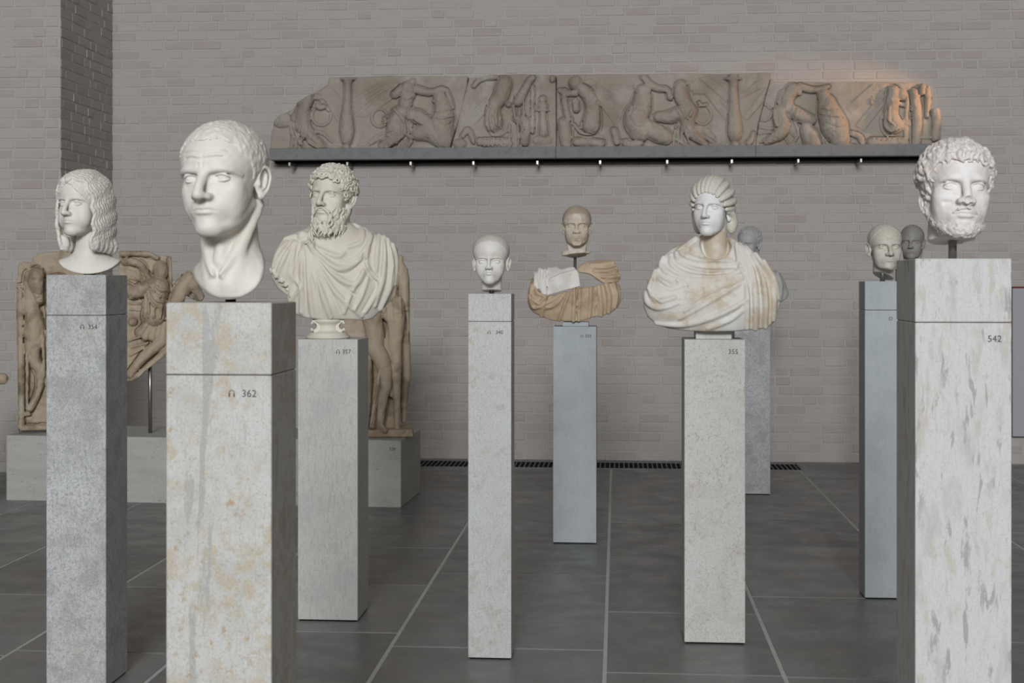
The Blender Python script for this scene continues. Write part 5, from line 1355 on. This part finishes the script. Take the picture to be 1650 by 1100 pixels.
    r.limb([(1160, 230), (1150, 330), (1140, 420), (1170, 500)], [50, 55, 62, 70], .4); r.folds([[(1070, 400), (1065, 500), (1110, 575), (1200, 570), (1240, 540)], [(1095, 400), (1095, 490), (1130, 540), (1200, 530)], [(1120, 360), (1120, 460), (1160, 500)]], 11)
    r.blob(1220, 255, 50, 52, .8); r.limb([(1190, 320), (1240, 335), (1290, 325)], [16, 18, 14], .8); r.limb([(990, 630), (1100, 635), (1240, 630)], [40, 45, 42], .4); r.folds([[(1000 + 40*i, 600), (990 + 40*i, 670)] for i in range(6)], 10)
    r.folds([[(1270, 250), (1260, 450), (1270, 600)], [(1300, 230), (1300, 450)], [(1330, 220), (1330, 440), (1320, 660)], [(1360, 230), (1365, 450), (1350, 660)], [(1240, 460), (1250, 590)], [(1290, 460), (1300, 660)]], 15); r.limb([(1320, 240), (1345, 400), (1340, 660)], [36, 40, 34], .2)
    r.limb([(1390, 190), (1385, 240)], [26, 24], .6); r.limb([(1425, 200), (1430, 300), (1425, 420)], [26, 24, 20], .4); r.limb([(1490, 385), (1500, 480), (1490, 590)], [40, 34, 36], .3); r.blob(1420, 590, 50, 14, .6)
    r.muscle([[(390, 280), (350, 300), (330, 360)], [(700, 430), (690, 540), (640, 620)], [(620, 480), (720, 520), (800, 500)], [(280, 430), (260, 540), (200, 600)]])
    put_slab(r, 'right end frieze slab with broken corner, lit by a warm lamp')
    # --- shelf with its steel pegs
    a = on_plane(434, 241, YF - .06); b = on_plane(1560, 241, YF - .06); zt = ORI.z; zb = on_plane(900, 254.5, YF - .06).z
    K_shelf = stone('grey_shelf_stone', (.23, .235, .24), [((.18, .18, .185), .6, 20, .45, .65)], .7, .3)
    sh = thing('wall_shelf', 'long grey stone ledge on the brick wall under the carved frieze', 'shelf', ((a.x + b.x)/2, YW, zt))
    cuts = [434, 895.5, 1217.5, 1560]
    for i in range(3):
        x0, x1 = on_plane(cuts[i], 241, YF - .06).x + .001, on_plane(cuts[i+1], 241, YF - .06).x - .001
        link('ledge', box_mesh('ledge', (x0 - sh.location.x, YF - .06 - YW - .01, zb - zt), (x1 - sh.location.x, -.002, 0), .002), K_shelf, sh)
    lip = box_mesh('underside_shade', (a.x - sh.location.x + .02, -.12, zb - zt - .02), (b.x - sh.location.x - .02, -.002, zb - zt)); link('underside_shade', lip, M_dark, sh)  # black strip painted as the shade beneath the ledge
    peg = box_mesh('peg', (-.009, YF - .075 - YW, zb - zt - .052), (.009, -.004, zb - zt - .022), .002); peg.materials.append(M_steel)
    for u in (467, 560, 662, 763, 866, 967, 1075, 1179, 1286, 1387, 1490):
        link('peg', peg, None, sh, (on_plane(u, 256, YF - .06).x - sh.location.x, 0, 0))
K_sarc = marble('brown_sarcophagus_marble', (.44, .355, .26), [((.24, .18, .12), .8, 7, .46, .64), ((.50, .44, .36), .6, 5, .5, .68), ((.17, .13, .09), .4, 16, .6, .74)], .65)
def frame(sx, sy, sc_, u0, v0, zc):
    cm = 100*zc/FPX
    return lambda x, y: ((sx + x/sc_ - u0)*cm, (v0 - (sy + y/sc_))*cm)
def stand(me, name, label, u0, v0, zc, cat='relief'):
    p = at(u0, v0, zc)
    t = thing(name, label, cat, p, azimuth(p), 'brown pieces of a carved sarcophagus')
    me.materials.append(K_sarc); link('carving', me, None, t); return t
def make_sarcophagus():
    Relief.ys = 1.2; Relief.cr = .5
    # left piece: pilaster and horse
    z1 = 9.5
    r = Relief([(80, 110), (100, 100), (128, 106), (135, 85), (160, 68), (235, 58), (300, 62), (330, 120), (330, 781), (90, 781), (78, 760), (76, 500), (70, 330), (72, 200)], frame(0, 380, 2.5, 60, 692.5, z1), 12, 17, .47)
    r.limb([(88, 210), (90, 760)], 14, .3, .3); r.limb([(80, 205), (108, 205)], 12, .5, .2); r.limb([(80, 222), (106, 222)], 8, .5, .2); r.limb([(82, 712), (118, 712)], 10, .5, .2); r.limb([(84, 770), (180, 770)], 14, .7, .3)
    r.limb([(128, 160), (120, 220), (130, 300)], [30, 26, 34], .1); r.limb([(148, 152), (145, 185), (152, 225), (160, 258)], [30, 30, 21, 17], [1.6, 1.6, 1.8, 2.0], .2); r.blob(162, 260, 18, 13, 3.2, .2); r.muscle([[(132, 180), (138, 172), (146, 176)], [(150, 250), (160, 246)], [(140, 230), (160, 236), (172, 230)]], 4); r.limb([(140, 140), (150, 128)], [10, 8], 1.5)
    r.bumps(120, 135, 175, 150, 2, 6, 9); r.limb([(135, 310), (140, 380), (150, 420)], [30, 44, 42], .6); r.limb([(115, 370), (150, 388), (185, 385)], 6, 3.5, .1); r.blob(155, 400, 8, 8, 5)
    r.limb([(130, 440), (140, 500), (162, 545), (160, 600), (145, 650), (122, 690)], [32, 26, 22, 15, 13, 16], .8); r.folds([[(172, 400), (176, 560)], [(182, 380), (184, 600)], [(190, 420), (192, 700)], [(112, 470), (112, 680)]], 8)
    r.limb([(230, 200), (250, 360), (240, 500)], [50, 60, 50], .4); r.limb([(260, 560), (250, 740)], [26, 20], .5)
    t = stand(r.done('carving', .3), 'sarcophagus_fragment', 'brown relief piece with a horse and pilaster behind pedestal 354', 60, 692.5, z1)
    t.location.z = BASE_Z + .016
    me = box_mesh('support', (-.12, .0, -.0155), (.2, .11, .01)); link('support', me, M_steel_dark, t)
    # middle piece: rider with a horse's head
    z2 = 9.45
    S = lambda x, y: (x, y)
    r = Relief([(20, 60), (230, 60), (300, 95), (405, 100), (415, 330), (440, 300), (480, 240), (540, 212), (585, 205), (600, 290), (640, 370), (662, 412), (640, 447), (600, 452), (560, 425), (515, 400), (500, 470), (480, 640), (420, 800), (355, 875), (240, 962), (150, 1050), (60, 1070), (30, 900), (10, 500)], frame(190, 390, 4.78, 240, 697, z2), 9, 19, .43)
    r.limb([(40, 85), (230, 85), (300, 115)], [22, 22, 16], .5, .3); r.blob(325, 215, 60, 82, 1.0); r.limb([(400, 130), (405, 330)], 18, .4); r.limb([(320, 310), (320, 350)], [40, 44], .7)
    r.limb([(300, 340), (290, 450), (280, 560)], [95, 88, 92], .45); r.limb([(60, 340), (130, 380), (200, 350), (270, 330)], [44, 52, 50, 44], .7); r.limb([(110, 140), (180, 170), (240, 270)], [30, 28, 22], .7); r.blob(70, 145, 42, 32, 1.); r.feathers((60, 200), (240, 290), (90, 270), (220, 310), 5, 10)
    r.folds([[(250, 320), (300, 400), (390, 420)], [(240, 350), (300, 440), (400, 450)], [(270, 310), (330, 360), (400, 370)], [(230, 400), (280, 480), (380, 490)], [(215, 400), (205, 570)], [(240, 450), (235, 570)], [(280, 500), (275, 575)], [(330, 500), (320, 575)], [(380, 490), (370, 570)]], 12, 3.2)
    r.limb([(200, 590), (300, 585), (400, 580)], 12, 4.0, .3)
    for x0, y0, x1, y1 in ((240, 610, 175, 690), (265, 620, 215, 720), (295, 630, 265, 725), (325, 630, 310, 715), (360, 620, 350, 700)): r.limb([(x0, y0), (x1, y1)], [22, 32], 1.3, .2)
    r.blob(120, 605, 38, 32, 1.2); r.folds([[(100, 420), (180, 430)], [(100, 460), (180, 470)], [(100, 510), (180, 520)], [(110, 800), (230, 770)], [(100, 860), (220, 800)], [(90, 750), (180, 720)]], 11, .8)
    r.limb([(340, 755), (250, 830), (190, 890), (100, 1010)], [46, 42, 36, 30], .9); r.limb([(400, 800), (300, 900), (200, 985), (110, 1055)], [40, 32, 28, 24], .6)
    r.limb([(450, 450), (480, 380), (530, 290)], [62, 66, 56], .5); r.limb([(545, 270), (590, 350), (630, 425)], [48, 40, 26], .9); r.bumps(440, 300, 590, 225, 2, 6, 18); r.blob(537, 340, 12, 14, 3.4); r.limb([(500, 330), (540, 400), (575, 430)], 7, 3.0, .1)
    t = stand(r.done('carving', .3), 'sarcophagus_fragment', 'brown relief piece with a headless rider and horse head, held up by a steel rod', 240, 697, z2)
    t.location.z = BASE_Z
    q = at(242, 697, z2); h = at(242, 560, z2).z - q.z
    me = lathe_mesh('mounting_rod', [(0, 0), (.013, 0), (.013, h), (0, h)], 20); me.materials.append(M_steel); link('mounting_rod', me, None, t, (.008, .05, 0))
    # right corner piece: standing men in high relief
    z3 = 9.25
    U = frame(580, 390, 3.44, 622, 700, z3); k = 100*z3/FPX/3.44
    f = Field((-33, -13, -.5), (19, 26, 124), .55)
    def L(pts, rs, kk=.8):
        f.tube([(*((U(x, y)[0]),), d, U(x, y)[1]) for x, y, d in pts], [v*k for v in rs], kk)
    f.box((-12, 12, 50), (19, 7, 50), .5, 1.0); f.box((-6, 8, 2.2), (24, 14, 2.6), .5, .6); f.box((10, 16, 2.2), (5, 9, 2.6), .5, .6)
    L([(60, 380, 0), (80, 470, -1), (85, 540, -1)], [60, 52, 52]); L([(70, 560, -2), (120, 640, -5), (145, 760, -6), (125, 860, -4), (112, 1000, -3)], [48, 46, 32, 28, 20]); L([(112, 1010, -3), (140, 1030, -7)], [20, 16]); L([(20, 600, 0), (40, 760, 0), (30, 1000, 0)], [44, 30, 22])
    L([(112, 690, -9), (60, 1010, -7)], [9, 9], .2); L([(150, 400, -2), (175, 450, -3), (172, 640, -2), (175, 840, -1)], [26, 22, 17, 14]); L([(165, 420, -1), (155, 560, -1), (160, 760, 0)], [16, 16, 12])
    for dx in (-14, 0, 14): L([(160 + dx, 330, -3), (185 + dx, 440, -4)], [10, 8], .2)
    L([(75, 560, -6), (68, 590, -7)], [16, 12], .4)
    L([(205, 330, 0), (208, 420, -1), (200, 530, -1)], [40, 42, 36]); L([(195, 560, -1), (200, 660, -3), (203, 780, -3), (203, 900, -1), (206, 1020, -1)], [34, 32, 25, 20, 15]); L([(195, 560, -4), (190, 640, -4)], [14, 9], .3); L([(220, 560, 0), (222, 580, 0)], [14, 12])
    for x in (188, 205, 222): L([(x, 300, -4), (x + 6, 400, -5)], [10, 8], .2)
    L([(225, 80, 14), (226, 110, 14)], [19, 17], .4); L([(225, 120, 14), (238, 165, 14), (246, 230, 13), (246, 340, 12), (258, 365, 9)], [22, 34, 26, 20, 15]); L([(240, 200, 15), (245, 330, 15), (240, 480, 15)], [36, 34, 36]); L([(262, 380, 10), (268, 470, 10), (262, 540, 11)], [10, 10, 9], .3)
    L([(240, 500, 14), (248, 620, 13), (256, 740, 12), (246, 860, 12), (244, 990, 12)], [38, 34, 27, 22, 16]); L([(205, 180, 12), (195, 240, 11)], [20, 18])
    f.grain(.3, .35, seed=3); f.grain(.1, 1.3, seed=5)
    t = stand(f.mesh('carving'), 'sarcophagus_fragment', 'brown corner piece with standing nude men, behind the cloaked bearded bust', 622, 700, z3)
    t.location.z = BASE_Z + .006
def make_edge():
    # fragment that just enters the picture at the left
    zc = 8.9
    pillar('edge', 'grey pedestal at the far left, mostly outside the picture', -110, -46, 640, zc, P_grey)
    P = PED['edge'][0]
    t = thing('marble_fragment', 'small brown marble fragment cut off by the left edge of the picture', 'sculpture', P)
    f = Field((-18, -8, -1), (36, 8, 26), .5)
    f.ell((0, 0, 9), (13, 6, 8), 1); f.tube([(8, -1, 9), (17, -1, 9.5), (25, -1, 10.5)], [5, 3.6, 3.8], 2); f.tube([(0, 0, 12), (-3, 0, 22)], [6, 4.5], 3); f.tube([(8, -3, 6), (0, -5, 11), (-9, -3, 12)], 1.5, 1); f.plane((0, 0, 2), (0, 0, -1), .3); f.grain(.5, .5, seed=4)
    me = f.mesh('torso'); me.materials.append(K_sarc); o = link('torso', me, None, t, (0, 0, .0)); o.rotation_euler = (0, 0, azimuth(P))
    rod(t, P, P.z + .06, .012, M_steel_dark)
if not ONLY or 'edge' in ONLY: make_edge()
if not ONLY or 'frieze' in ONLY: make_frieze()
if not ONLY or 'sarc' in ONLY: make_sarcophagus()
